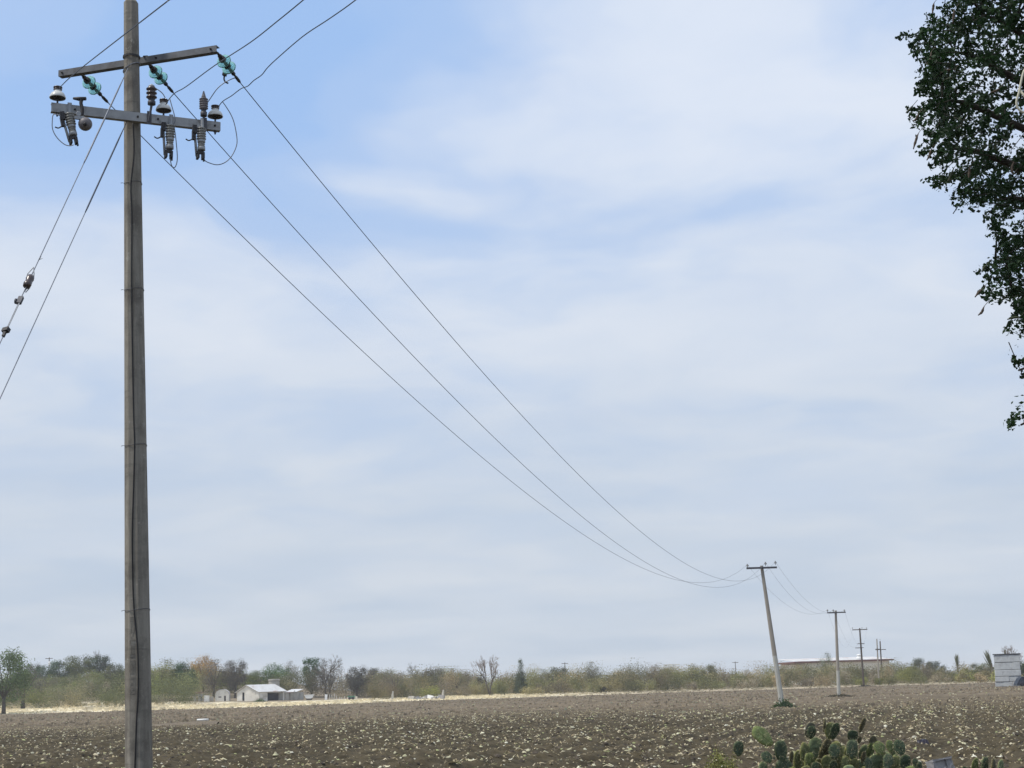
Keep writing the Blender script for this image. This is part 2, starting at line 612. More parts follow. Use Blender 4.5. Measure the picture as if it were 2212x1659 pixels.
M['car'] = mat_basic('dark_blue_paint', (0.012, 0.022, 0.045), (0.018, 0.03, 0.055), rough=0.3, spec=0.5)
M['rope'] = mat_basic('pale_cable', (0.58, 0.56, 0.44), (0.48, 0.46, 0.36), scale=20, rough=0.6)
M['pod'] = mat_objcolor('seed_pod', 0.7, 30, 0.3)
M['straw'] = mat_foliage('dry_grass', 0.3, 0.8)
M['ridge'] = mat_basic('tan_soil', (0.19, 0.155, 0.11), (0.13, 0.105, 0.078), scale=5, rough=0.95, bump=0.6, bscale=8)
M['pvc'] = mat_basic('white_pvc', (0.84, 0.83, 0.79), (0.76, 0.75, 0.70), rough=0.5)

# ------------------------------------------------------------------ ground
EDGE = np.array([[-400, 285], [-85, 257], [-55, 247], [-38, 243], [-16, 268], [24, 277], [61, 279], [90, 270], [130, 262], [400, 262]], float)
RISE = np.array([[-400, 1.0], [-78, 1.15], [-50, 0.58], [-10, 0.42], [45, 0.2], [95, 0.03], [400, 0.0]], float)


def edge_y(x):
    return np.interp(x, EDGE[:, 0], EDGE[:, 1])


def terrain(x, y):
    """broad shape of the land, without clods"""
    x, y = np.asarray(x, float), np.asarray(y, float)
    t = np.clip((y - edge_y(x)) / (300 - edge_y(x) + 1e-6), 0, 1)
    z = np.interp(x, RISE[:, 0], RISE[:, 1]) * t
    z = z + 7.4 * np.exp(-(((x + 84) / 32) ** 2 + ((y - 385) / 52) ** 2)) * np.clip((y - 285) / 40, 0, 1)
    return z


def gz(x, y):
    return float(terrain(x, y))


def clods(x, y):
    d = np.clip((140 - y) / 50, 0.25, 1)
    fur = np.sin((x * 0.965 - y * 0.262) * 2 * math.pi / 1.45) * 0.07
    b = (fbm(x * 1.5, y * 1.5, 3, 4) - 0.5) * 0.20 + (vnoise(x * 6.5, y * 6.5, 9) - 0.5) * 0.05
    lump = np.clip(fbm(x * 3.3, y * 3.3, 21, 2) - 0.56, 0, 1) * 0.32
    return (fur + b + lump) * d


GRID = {}


def ground_z(X, Y):
    """height of the built ground sheet (not of the noise it was made from)"""
    X, Y = np.asarray(X, float), np.asarray(Y, float)
    ys, ss, Z = GRID['ys'], GRID['ss'], GRID['Z']
    S = X / np.maximum(Y, 27)
    i = np.clip(np.searchsorted(ys, Y) - 1, 0, len(ys) - 2)
    j = np.clip(np.searchsorted(ss, S) - 1, 0, len(ss) - 2)
    fy = np.clip((Y - ys[i]) / (ys[i + 1] - ys[i]), 0, 1)
    fx = np.clip((S - ss[j]) / (ss[j + 1] - ss[j]), 0, 1)
    return (Z[i, j] * (1 - fx) + Z[i, j + 1] * fx) * (1 - fy) + (Z[i + 1, j] * (1 - fx) + Z[i + 1, j + 1] * fx) * fy


def build_ground():
    ys = list(np.linspace(-150, 24, 10)) + list(np.geomspace(27, 150, 430)) + list(np.geomspace(151.5, 420, 130)) + [460, 520, 600, 720, 900, 1200, 1600, 2200]
    ys = np.array(ys)
    s_in = np.linspace(-0.43, 0.43, 560)
    s_out = np.array([0.5, 0.6, 0.8, 1.2, 2, 4, 10, 30])
    ss = np.concatenate([-s_out[::-1], s_in, s_out])
    Y, S = np.meshgrid(ys, ss, indexing='ij')
    X = S * np.maximum(np.abs(Y), 27)
    X = np.clip(X, -2400, 2400)
    # jitter so that the grid never lines up
    X = X + (RNG.random(X.shape) - 0.5) * 0.0008 * np.maximum(Y, 27) * (np.abs(S) < 0.43)
    ey = edge_y(X) + (fbm(X * 0.25, Y * 0.02, 5, 3) - 0.5) * 6
    infield = np.clip((ey - Y) / 3, 0, 1) * np.clip((Y - 20) / 6, 0, 1)
    fine = (np.abs(S) <= 0.43)
    Z = terrain(X, Y) + np.where(fine, clods(X, Y), 0) * infield + (1 - infield) * (fbm(X * 0.4, Y * 0.4, 31, 3) - 0.5) * 0.12
    n = fbm(X * 0.06, Y * 0.05, 41, 4)
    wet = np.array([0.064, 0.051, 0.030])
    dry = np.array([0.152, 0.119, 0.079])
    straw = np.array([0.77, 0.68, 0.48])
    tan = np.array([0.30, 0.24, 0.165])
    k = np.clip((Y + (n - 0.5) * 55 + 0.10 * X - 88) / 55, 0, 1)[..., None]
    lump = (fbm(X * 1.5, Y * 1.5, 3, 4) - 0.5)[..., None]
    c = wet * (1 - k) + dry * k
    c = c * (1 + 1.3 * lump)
    # the unploughed margin: bare dark line, then dry grass, then tan scrub soil
    s = np.clip((Y - ey) / 1.5, 0, 1)[..., None]
    far = np.clip((Y - ey - 40) / 8 + (n - 0.5) * 2, 0, 1)[..., None]
    gr = np.clip((fbm(X * 0.3, Y * 0.12, 77, 3) - 0.22) * 5, 0, 1)[..., None]
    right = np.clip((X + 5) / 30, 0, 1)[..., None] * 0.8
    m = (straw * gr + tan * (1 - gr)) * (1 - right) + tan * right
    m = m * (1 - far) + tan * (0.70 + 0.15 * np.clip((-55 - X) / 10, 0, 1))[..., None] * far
    c = c * (1 - s) + m * s
    nr, nc = Y.shape
    V = np.stack([X, Y, Z], -1).reshape(-1, 3)
    i = np.arange(nr * nc).reshape(nr, nc)
    Fq = np.stack([i[:-1, :-1], i[:-1, 1:], i[1:, 1:], i[1:, :-1]], -1).reshape(-1, 4)
    GRID['ys'], GRID['ss'], GRID['Z'] = ys, ss, Z
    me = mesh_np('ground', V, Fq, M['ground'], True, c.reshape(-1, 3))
    o = link(bpy.data.objects.new('ground', me))
    tag(o, 'dark ploughed field running back to a pale dry margin', None, None, 'structure')
    del o['label']
    return o


build_ground()


def rot_any(n, rng):
    """n random rotation matrices"""
    q = rng.normal(size=(n, 4))
    q /= np.linalg.norm(q, axis=1)[:, None]
    w, x, y, z = q.T
    return np.stack([np.stack([1 - 2 * (y * y + z * z), 2 * (x * y - z * w), 2 * (x * z + y * w)], -1),
                     np.stack([2 * (x * y + z * w), 1 - 2 * (x * x + z * z), 2 * (y * z - x * w)], -1),
                     np.stack([2 * (x * z - y * w), 2 * (y * z + x * w), 1 - 2 * (x * x + y * y)], -1)], 1)


def rand_quads(C, size, rng, aspect=0.6, N=None, bias=1.3):
    """leaf-like rhombs at points C"""
    n = len(C)
    R = rot_any(n, rng)
    size = np.asarray(size).reshape(-1, 1) * np.ones((n, 1))
    q = np.array([[-1, 0, 0], [0, aspect, 0.12], [1, 0, 0], [0, -aspect, 0.12]]) * 0.5
    if N is not None:
        nn = N * bias + rng.normal(0, 1, (n, 3))
        nn /= np.linalg.norm(nn, axis=1)[:, None] + 1e-9
        tt = np.cross(nn, rng.normal(0, 1, (n, 3)))
        tt /= np.linalg.norm(tt, axis=1)[:, None] + 1e-9
        R = np.stack([tt, np.cross(nn, tt), nn], -1)
    V = C[:, None, :] + np.einsum('nij,kj->nki', R, q) * size[:, None, :]
    F = np.arange(n * 4).reshape(n, 4)
    return V.reshape(-1, 3), F


# ------------------------------------------------------------------ crop litter and cabbage remnants
def row_mod(x, y):
    return 0.5 + 0.5 * np.sin((x * 0.965 - y * 0.262) * 2 * math.pi / 1.45)


def scatter(n, y0, y1, rng, fade=None):
    """points on the field in the view wedge, uniform per area"""
    Y = np.sqrt(rng.random(n) * (y1 ** 2 - y0 ** 2) + y0 ** 2)
    X = (rng.random(n) - 0.5) * 0.84 * Y
    keep = rng.random(n) < 0.3 + 0.7 * row_mod(X, Y)
    keep &= rng.random(n) < np.clip((fbm(X * 0.12, Y * 0.1, 55, 3) - 0.15) * 2.6, 0.45, 1)
    if fade is not None:
        keep &= rng.random(n) < np.clip((fade - (Y + 0.12 * X) + (fbm(X * 0.05, Y * 0.05, 61, 3) - 0.5) * 40) / 32, 0.02, 1)
    return X[keep], Y[keep]


def cabbage_mesh(seed):
    """crumpled pale head with a couple of torn outer leaves"""
    r = random.Random(seed)
    mb = MB()
    seg, prof = 9, [(0.35, 0.0), (0.92, 0.16), (1.0, 0.42), (0.72, 0.72), (0.25, 0.86)]
    V, F = [], []
    for i, (rr, z) in enumerate(prof):
        for k in range(seg):
            a = 2 * math.pi * k / seg
            j = rr * r.uniform(0.68, 1.25)
            V.append((j * math.cos(a) * 0.5, j * math.sin(a) * 0.5, z * r.uniform(0.8, 1.15) * 0.5))
    for i in range(len(prof) - 1):
        for k in range(seg):
            F.append((i * seg + k, i * seg + (k + 1) % seg, (i + 1) * seg + (k + 1) % seg, (i + 1) * seg + k))
    F.append(tuple((len(prof) - 1) * seg + k for k in range(seg)))
    mb.add(V, F)
    for _ in range(3):
        a = r.uniform(0, 6.28)
        L = []
        for j in range(4):
            for w in (-1, 0, 1):
                t = j / 3
                rad = 0.35 + 0.55 * t
                aa = a + w * 0.42 * (1 - 0.4 * t)
                L.append((rad * math.cos(aa), rad * math.sin(aa), 0.12 + 0.30 * math.sin(t * 2.6) * r.uniform(0.6, 1.2) + 0.1 * abs(w)))
        mb.add(L, [(j * 3 + i, j * 3 + i + 1, (j + 1) * 3 + i + 1, (j + 1) * 3 + i) for j in range(3) for i in range(2)])
    me = mb.mesh('cabbage_remnant', M['cabbage'], None, True)
    return me


CAB_TINT = [(0.62, 0.58, 0.38), (0.72, 0.69, 0.50), (0.52, 0.50, 0.31), (0.52, 0.55, 0.26), (0.58, 0.52, 0.36), (0.78, 0.75, 0.60)]


def build_crop():
    rng = np.random.default_rng(5)
    heads = [cabbage_mesh(s) for s in range(6)]
    X, Y = scatter(24000, 31, 168, rng, 118)
    # things keep clear of pole feet, cactus and block
    o = np.argsort(Y)
    X, Y = X[o], Y[o]
    # the nearest 300 that the frame really shows
    near = []
    rest = []
    for i in range(len(X)):
        u, v = proj((X[i], Y[i], 0.05))
        if len(near) < 300 and 0 < u < 2212 and v < 1668:
            near.append(i)
        else:
            rest.append(i)
    for i in near:
        o = link(bpy.data.objects.new('cabbage_remnant', heads[i % 6]))
        s = 0.05 + 0.065 * rng.random() ** 1.8
        o.location = (X[i], Y[i], float(ground_z(X[i], Y[i])) - 0.004)
        o.scale = (s * rng.uniform(0.9, 1.6), s * rng.uniform(0.8, 1.2), s * rng.uniform(0.55, 0.95))
        o.rotation_euler = (rng.uniform(-0.5, 0.5), rng.uniform(-0.5, 0.5), rng.uniform(0, 6.28))
        t = CAB_TINT[rng.integers(6)]
        k = rng.uniform(0.65, 1.05)
        o.color = (t[0] * k, t[1] * k, t[2] * k, 1)
        tag(o, 'pale torn cabbage remnant lying on the near dark soil of the ploughed field', 'cabbage', 'cabbage remnants on the near soil')
    # farther remnants: lumpy 10-sided caps in one mesh
    Xr, Yr = X[rest], Y[rest]
    n = len(Xr)
    zb = ground_z(Xr, Yr)
    base = np.array([[math.cos(a), math.sin(a), 0.05] for a in np.linspace(0, 2 * math.pi, 7)[:-1]] + [[0.55 * math.cos(a + 0.5), 0.55 * math.sin(a + 0.5), 0.75] for a in np.linspace(0, 2 * math.pi, 7)[:-1]] + [[0, 0, 0.9]])
    tri = []
    for k in range(6):
        k2 = (k + 1) % 6
        tri += [(k, k2, 6 + k), (k2, 6 + k2, 6 + k), (6 + k, 6 + k2, 12)]
    tri = np.array(tri)
    s = (0.030 + 0.042 * rng.random(n) ** 2) * (1 + np.clip(Yr - 60, 0, 80) / 200)
    jit = rng.uniform(0.65, 1.3, (n, 13, 3))
    ang = rng.uniform(0, 6.28, n)
    B = base[None] * jit * np.stack([s * rng.uniform(0.9, 1.7, n), s, s * rng.uniform(0.55, 1.0, n)], -1)[:, None, :]
    ca, sa = np.cos(ang)[:, None], np.sin(ang)[:, None]
    Vx = B[..., 0] * ca - B[..., 1] * sa + Xr[:, None]
    Vy = B[..., 0] * sa + B[..., 1] * ca + Yr[:, None]
    Vz = B[..., 2] * 1.2 + zb[:, None] - 0.004
    V = np.stack([Vx, Vy, Vz], -1).reshape(-1, 3)
    F = (np.arange(n)[:, None, None] * 13 + tri[None]).reshape(-1, 3)
    tint = np.array(CAB_TINT)[rng.integers(0, 6, n)] * rng.uniform(0.5, 1.02, n)[:, None]
    me = mesh_np('cabbage_litter', V, F, M['litter'], True, np.repeat(tint, 13, 0))
    o = link(bpy.data.objects.new('cabbage_litter', me))
    tag(o, 'cabbage remnants scattered across the middle of the field', 'crop litter', None, 'stuff')
    # dry leaves, stalks and torn scraps
    X, Y = scatter(190000, 30, 190, rng, 140)
    n = len(X)
    zb = ground_z(X, Y)
    q = np.array([[-1, -0.5, 0], [0, -0.55, 0.22], [1, -0.4, 0.02], [-0.9, 0.45, 0.05], [0, 0.55, 0.30], [1, 0.5, 0.0]]) * 0.5
    s = 0.04 + 0.085 * rng.random(n) ** 2.2
    jit = rng.uniform(0.6, 1.4, (n, 6, 3))
    B = q[None] * jit * np.stack([s * rng.uniform(1.0, 2.4, n), s * rng.uniform(0.5, 1.1, n), s * rng.uniform(0.7, 1.5, n)], -1)[:, None, :]
    ang = rng.uniform(0, 6.28, n)
    ca, sa = np.cos(ang)[:, None], np.sin(ang)[:, None]
    V = np.stack([B[..., 0] * ca - B[..., 1] * sa + X[:, None], B[..., 0] * sa + B[..., 1] * ca + Y[:, None], B[..., 2] * 2.9 + zb[:, None] + 0.004 + rng.random(n)[:, None] * 0.03], -1).reshape(-1, 3)
    F = (np.arange(n)[:, None, None] * 6 + np.array([[0, 1, 4, 3], [1, 2, 5, 4]])[None]).reshape(-1, 4)
    pal = np.array([(0.42, 0.35, 0.21), (0.29, 0.235, 0.14), (0.52, 0.45, 0.31), (0.17, 0.135, 0.095), (0.62, 0.58, 0.38), (0.30, 0.29, 0.14)])
    tint = pal[rng.choice(6, n, p=[0.26, 0.26, 0.16, 0.16, 0.08, 0.08])] * rng.uniform(0.75, 1.2, n)[:, None]
    me = mesh_np('leaf_litter', V, F, M['litter'], False, np.repeat(tint, 6, 0))
    o = link(bpy.data.objects.new('leaf_litter', me))
    tag(o, 'dry brown crop leaves and stalks strewn over the field', 'crop litter', None, 'stuff')
    # stubble standing thinly over the farther, drier soil
    n = 26000
    Y = np.sqrt(rng.random(n) * (272.0 ** 2 - 95.0 ** 2) + 95.0 ** 2)
    X = (rng.random(n) - 0.5) * 0.84 * Y
    keep = (Y < edge_y(X) - 1) & (rng.random(n) < np.clip((fbm(X * 0.05, Y * 0.12, 19, 4) - 0.3) * 3, 0.08, 1))
    X, Y = X[keep], Y[keep]
    n = len(X)
    zb = ground_z(X, Y)
    a = rng.uniform(0, 6.28, n)
    w = 0.05 + 0.16 * rng.random(n) ** 2
    h = 0.06 + 0.14 * rng.random(n) ** 2
    dx, dy = np.cos(a) * w, np.sin(a) * w
    V = np.stack([np.stack([X - dx, Y - dy, zb - 0.02], -1), np.stack([X + dx, Y + dy, zb - 0.02], -1), np.stack([X + dx * 0.7, Y + dy * 0.7, zb + h * rng.uniform(0.5, 1, n)], -1), np.stack([X - dx * 0.6, Y - dy * 0.6, zb + h], -1)], 1).reshape(-1, 3)
    pal = np.array([(0.30, 0.24, 0.165), (0.22, 0.175, 0.12), (0.38, 0.32, 0.22), (0.26, 0.21, 0.145), (0.44, 0.42, 0.28)])
    tint = pal[rng.choice(5, n, p=[0.3, 0.25, 0.17, 0.2, 0.08])]
    me = mesh_np('stubble', V, np.arange(n * 4).reshape(n, 4), M['litter'], False, np.repeat(tint, 4, 0))
    o = link(bpy.data.objects.new('stubble', me))
    tag(o, 'thin dry stubble over the far half of the field', 'stubble', None, 'stuff')
    # clods of soil
    X, Y = scatter(15000, 30, 110, rng, 150)
    n = len(X)
    zb = ground_z(X, Y)
    s = 0.03 + 0.07 * rng.random(n) ** 2
    jit = rng.uniform(0.6, 1.35, (n, 13, 3))
    B = base[None] * jit * np.stack([s * 1.2, s, s * 0.8], -1)[:, None, :]
    V = np.stack([B[..., 0] + X[:, None], B[..., 1] + Y[:, None], B[..., 2] + zb[:, None] - 0.01], -1).reshape(-1, 3)
    F = (np.arange(n)[:, None, None] * 13 + tri[None]).reshape(-1, 3)
    tint = np.array([0.068, 0.054, 0.040]) * rng.uniform(0.6, 1.5, n)[:, None]
    me = mesh_np('soil_clods', V, F, M['litter'], False, np.repeat(tint, 13, 0))
    o = link(bpy.data.objects.new('soil_clods', me))
    tag(o, 'loose dark clods turned up by the plough', 'soil', None, 'stuff')


build_crop()


def build_dry_grass():
    """pale grass standing along the unploughed margin"""
    rng = np.random.default_rng(8)
    n = 20000
    X = rng.uniform(-125, 115, n)
    ey = edge_y(X)
    Y = ey + 1 + rng.random(n) ** 1.2 * 34
    keep = rng.random(n) < np.clip((fbm(X * 0.2, Y * 0.2, 12, 3) - 0.3) * 3, 0.1, 1) * np.where(X > 5, 0.3, 1.0)
    X, Y = X[keep], Y[keep]
    n = len(X)
    zb = terrain(X, Y)
    tall = np.clip((fbm(X * 0.1, Y * 0.1, 91, 2) - 0.45) * 4, 0, 1) * np.clip((Y - edge_y(X) - 8) / 10, 0, 1) * np.clip((-62 - X) / 8, 0.0, 1)
    h = (0.08 + 0.18 * rng.random(n)) * (1 + 4.0 * tall)
    a = rng.uniform(0, 6.28, n)
    w = (0.10 + 0.2 * rng.random(n)) * (1 + 1.5 * tall)
    dx, dy = np.cos(a) * w, np.sin(a) * w
    lx, ly = rng.normal(0, 0.12, n), rng.normal(0, 0.12, n)
    V = np.stack([np.stack([X - dx, Y - dy, zb - 0.03], -1), np.stack([X + dx, Y + dy, zb - 0.03], -1),
                  np.stack([X + dx * 1.3 + lx, Y + dy * 1.3 + ly, zb + h * rng.uniform(0.7, 1, n)], -1), np.stack([X - dx * 1.3 + lx, Y - dy * 1.3 + ly, zb + h], -1)], 1).reshape(-1, 3)
    F = np.arange(n * 4).reshape(n, 4)
    tint = np.array([0.78, 0.69, 0.49]) * rng.uniform(0.75, 1.15, n)[:, None] * (1 - 0.42 * np.clip((X + 5) / 30, 0, 1))[:, None]
    tint = tint * (1 - 0.4 * tall[:, None]) + np.array([0.0, -0.01, -0.03]) * tall[:, None]
    me = mesh_np('dry_grass', V, F, M['straw'], False, np.repeat(np.clip(tint, 0.02, 1), 4, 0))
    o = link(bpy.data.objects.new('dry_grass', me))
    tag(o, 'bleached dry grass along the far edge of the field', 'grass', None, 'stuff')


build_dry_grass()


# ------------------------------------------------------------------ big concrete pole on the left
PY = 18.2
P_TOP = at(283, 2, PY)
_b = at(300, 1659, PY)
_ax = (P_TOP - _b) / (P_TOP[2] - _b[2])
P_BASE = _b - _ax * _b[2]


def p_axis(z):
    return P_BASE + _ax * z


def p_rad(z):
    """circumradius; a little swell at the foot as in the photograph"""
    return np.interp(z, [0, 1.3, 10.73], [0.164, 0.158, 0.0915])


toward = -P_BASE[:2] / np.linalg.norm(P_BASE[:2])
A0 = math.atan2(toward[1], toward[0]) - math.radians(-5.7)   # angle of one arris


def ring(z, k=1.0, seg=8, off=0.0):
    c = p_axis(z)
    r = p_rad(z) * k
    return [c + np.array([r * math.cos(A0 + off + 2 * math.pi * i / seg), r * math.sin(A0 + off + 2 * math.pi * i / seg), 0]) for i in range(seg)]


def facet_point(z, side, f, out=0.0):
    """point on the facet between arris `side` and side+1 (clockwise seen from the camera), f across it"""
    R = ring(z)
    a, b = R[side % 8], R[(side + 1) % 8]
    p = a * (1 - f) + b * f
    d = (a + b) / 2 - p_axis(z)
    d[2] = 0
    return p + d / np.linalg.norm(d) * out


def build_main_pole():
    t = thing('utility_pole', P_BASE, 'tall eight-sided grey concrete utility pole close by on the left', 'utility pole')
    mb = MB()
    zs = [-0.3, 0, 0.5, 1.3, 2, 3, 4, 5, 6, 7, 8, 9, 10, P_TOP[2] - 0.03]
    V, F = [], []
    for z in zs:
        V += ring(z)
    V += ring(P_TOP[2], 0.82)
    n = len(zs) + 1
    for i in range(n - 1):
        for k in range(8):
            k2 = (k + 1) % 8
            F.append((i * 8 + k, i * 8 + k2, (i + 1) * 8 + k2, (i + 1) * 8 + k))
    F.append(tuple((n - 1) * 8 + k for k in range(8)))
    mb.add(V, F)
    sh = part('shaft', mb, M['pole'], t)
    bv = sh.modifiers.new('bevel', 'BEVEL')
    bv.width = 0.007
    bv.segments = 2
    # tie wires round the shaft
    for v in (397, 627, 963, 1318):
        zc = at(290, v, PY)[2]
        R = ring(zc, 1.02, 16)
        mb = MB().tube([p + np.array([0, 0, 0.012 * math.sin(i * 0.8)]) for i, p in enumerate(R + [R[0]])], 0.0032, 5)
        e = p_axis(zc) + np.array([-p_rad(zc), -0.05, 0.0])
        mb.tube([e, e + np.array([-0.02, -0.03, -0.012])], 0.0035, 5)
        part('tie_wire', mb, M['galv_dark'], t)
    # ground cable stapled down the facet
    pts = []
    for v, u in ((262, 287.5), (330, 289), (400, 283), (470, 285), (627, 284.5), (800, 287), (900, 289), (963, 291), (1060, 288.5), (1150, 286), (1250, 287), (1318, 290), (1380, 296), (1440, 299), (1500, 298.5), (1560, 295), (1620, 293), (1680, 291), (1760, 290)):
        p = at(u, v, PY - 0.17)
        c = p_axis(p[2])
        # bring it onto the facet plane
        best = None
        R = ring(p[2])
        for s in range(8):
            a, b = R[s], R[(s + 1) % 8]
            nrm = (a + b) / 2 - c
            nrm[2] = 0
            nrm /= np.linalg.norm(nrm)
            if np.dot(nrm[:2], toward) < 0.3:
                continue
            rr = ray(u, v)
            den = np.dot(rr, nrm)
            k = np.dot(a - EYE, nrm) / den
            h = EYE + rr * k
            if best is None or k > best[0]:
                best = (k, h + nrm * 0.006)
        pts.append(best[1])
    part('ground_cable', MB().tube(smooth_path(pts, 5), 0.0085, 6), M['black_cable'], t, True)
    # cast-in lettering panel low on the left facet
    def facet_frame(u, v):
        p0 = at(u, v, PY - 0.15)
        c = p_axis(p0[2])
        for s in range(8):
            R = ring(p0[2])
            a, b = R[s], R[(s + 1) % 8]
            nrm = (a + b) / 2 - c
            nrm[2] = 0
            nrm /= np.linalg.norm(nrm)
            k = np.dot(a - EYE, nrm) / np.dot(ray(u, v), nrm)
            h = EYE + ray(u, v) * k
            e = b - a
            f = np.dot(h - a, e) / np.dot(e, e)
            if np.dot(nrm[:2], toward) > 0.5 and 0 <= f <= 1:
                return h, nrm
        return p0, np.array([toward[0], toward[1], 0])
    pl, nr = facet_frame(285, 1458)
    xd = np.cross([0, 0, 1.0], nr)
    mt = np.array([(_ax)[0], 0, 1.0])
    # two small panels and pairs of raised rules with illegible cast characters between them
    for (va, vb) in ((1460, 1500), (1428, 1456)):
        za, zb_ = at(285, va, PY)[2], at(285, vb, PY)[2]
        h, nr = facet_frame(286, (va + vb) / 2)
        hgt = za - zb_
        mb = MB().box((0.062, 0.006, hgt * 0.97), frame(h, mt, xd))
        pn = part('cast_panel', mb, M['pole'], t)
    mb = MB()
    for v in (1333, 1337, 1341, 1382, 1385, 1389, 1413, 1418, 1427):
        h, nr = facet_frame(286, v)
        mb.box((0.058, 0.012, 0.006), frame(h, mt, xd))
    rr = random.Random(3)
    for v in np.arange(1345, 1380, 3.4):
        for du in (-2.5, 0.3, 3):
            if rr.random() < 0.75:
                h, nr = facet_frame(286 + du, v)
                mb.box((rr.uniform(0.008, 0.014), 0.008, rr.uniform(0.006, 0.012)), frame(h, mt, xd))
    for v in np.arange(1392, 1412, 3.6):
        for du in (-2.5, 0.3, 3):
            h, nr = facet_frame(286 + du, v)
            mb.box((rr.uniform(0.008, 0.014), 0.008, rr.uniform(0.006, 0.012)), frame(h, mt, xd))
    for v in list(np.arange(1431, 1454, 3.6)) + list(np.arange(1463, 1496, 3.8)):
        for du in (-2.2, 0.3, 2.6):
            if rr.random() < 0.7:
                h, nr = facet_frame(286 + du, v)
                mb.box((rr.uniform(0.006, 0.012), 0.013, rr.uniform(0.005, 0.011)), frame(h, mt, xd))
    part('cast_lettering', mb, M['pole'], t)
    return t


POLE = build_main_pole()

# cross-arms: both level, upper behind the shaft, lower in front of it
ZU, ZL = 10.0, 9.105
UL, UR = atz(130, 161, ZU), atz(471, 107, ZU)
LL, LR = atz(110, 233, ZL), atz(475, 275, ZL)
UD = (UR - UL) / np.linalg.norm(UR - UL)
LD = (LR - LL) / np.linalg.norm(LR - LL)
UN = np.array([UD[1], -UD[0], 0.0])      # towards the camera
LN = np.array([LD[1], -LD[0], 0.0])


def arm(name, a, b, d, n, h, w, parent, mat):
    """channel-section steel arm, open to the back"""
    mb = MB()
    L = np.linalg.norm(b - a)
    c = (a + b) / 2
    Mx = frame(c, (0, 0, 1), d)
    th = 0.008
    ysign = 1 if np.dot(np.array(Mx.col[1][:3]), n) > 0 else -1
    mb.box((L, th, h), Mx, (0, ysign * (w / 2 - th / 2), 0))
    mb.box((L - 0.001, w - th - 0.001, th), Mx, (0, -ysign * th / 2, h / 2 - th / 2 - 0.001))
    mb.box((L - 0.001, w - th - 0.001, th), Mx, (0, -ysign * th / 2, -h / 2 + th / 2 + 0.001))
    o = part(name, mb, mat, parent)
    return o, Mx, ysign


U_ARM, UM, us = arm('crossarm', UL, UR, UD, UN, 0.085, 0.085, POLE, M['arm_dark'])
L_ARM, LM, ls = arm('crossarm', LL, LR, LD, LN, 0.115, 0.075, POLE, M['arm_grey'])
for Mx, s, w, L, ts in ((UM, us, 0.085, np.linalg.norm(UR - UL), (-0.95, 0.25, 0.93)), (LM, ls, 0.075, np.linalg.norm(LR - LL), (-0.73, -0.02 + 0.02, 0.24, 0.93))):
    for tt in ts:
        mb = MB()
        p = Mx @ Vector((tt * L / 2, s * (w / 2 + 0.004), 0.0))
        nn = Vector(Mx.col[1][:3]) * s
        mb.lathe([(0.014, 0), (0.014, 0.012), (0.008, 0.014), (0.008, 0.028)], 8, frame(p - nn * 0.004, nn))
        part('bolt', mb, M['iron'], POLE)


def band(z, k, arm_pt, parent, tilt=0.0):
    R = ring(z, k, 18)
    pts = [p + np.array([0, 0, tilt * (p[1] - P_BASE[1])]) for p in R + [R[0]]]
    mb = MB()
    for i in range(18):
        a, b = pts[i], pts[i + 1]
        mb.quad3(a + np.array([0, 0, -0.012]), b + np.array([0, 0, -0.012]), b + np.array([0, 0, 0.012]), a + np.array([0, 0, 0.012]), (p_axis(z) - (a + b) / 2) * np.array([1, 1, 0]) * 0.06)
    if arm_pt is not None:
        mb.tube([p_axis(z) + (arm_pt - p_axis(z)) * 0.75, arm_pt], 0.013, 6)
    return part('pole_band', mb, M['iron'], parent)


zb = at(286, 117, PY - 0.1)[2]
band(zb, 1.12, UL + UD * (np.linalg.norm(UR - UL) * 0.56) + np.array([0, 0, 0.06]), POLE)
zb = at(294, 243, PY - 0.1)[2]
band(zb, 1.12, None, POLE)
# pale strap wire looped across the shaft under the upper arm
z1 = at(286, 140, PY - 0.1)[2]
mb = MB()
Rr = ring(z1, 1.06, 16)
mb.tube([p + np.array([0, 0, 0.55 * (p[0] - p_axis(z1)[0])]) for p in Rr + [Rr[0]]], 0.007, 5)
part('strap_wire', mb, M['guy'], POLE)


def arm_t(L, D, u, n=400):
    best = None
    for k in range(n + 1):
        p = L + D * (k / n * 2.3)
        du = abs(proj(p)[0] - u)
        if best is None or du < best[0]:
            best = (du, p)
    return best[1]


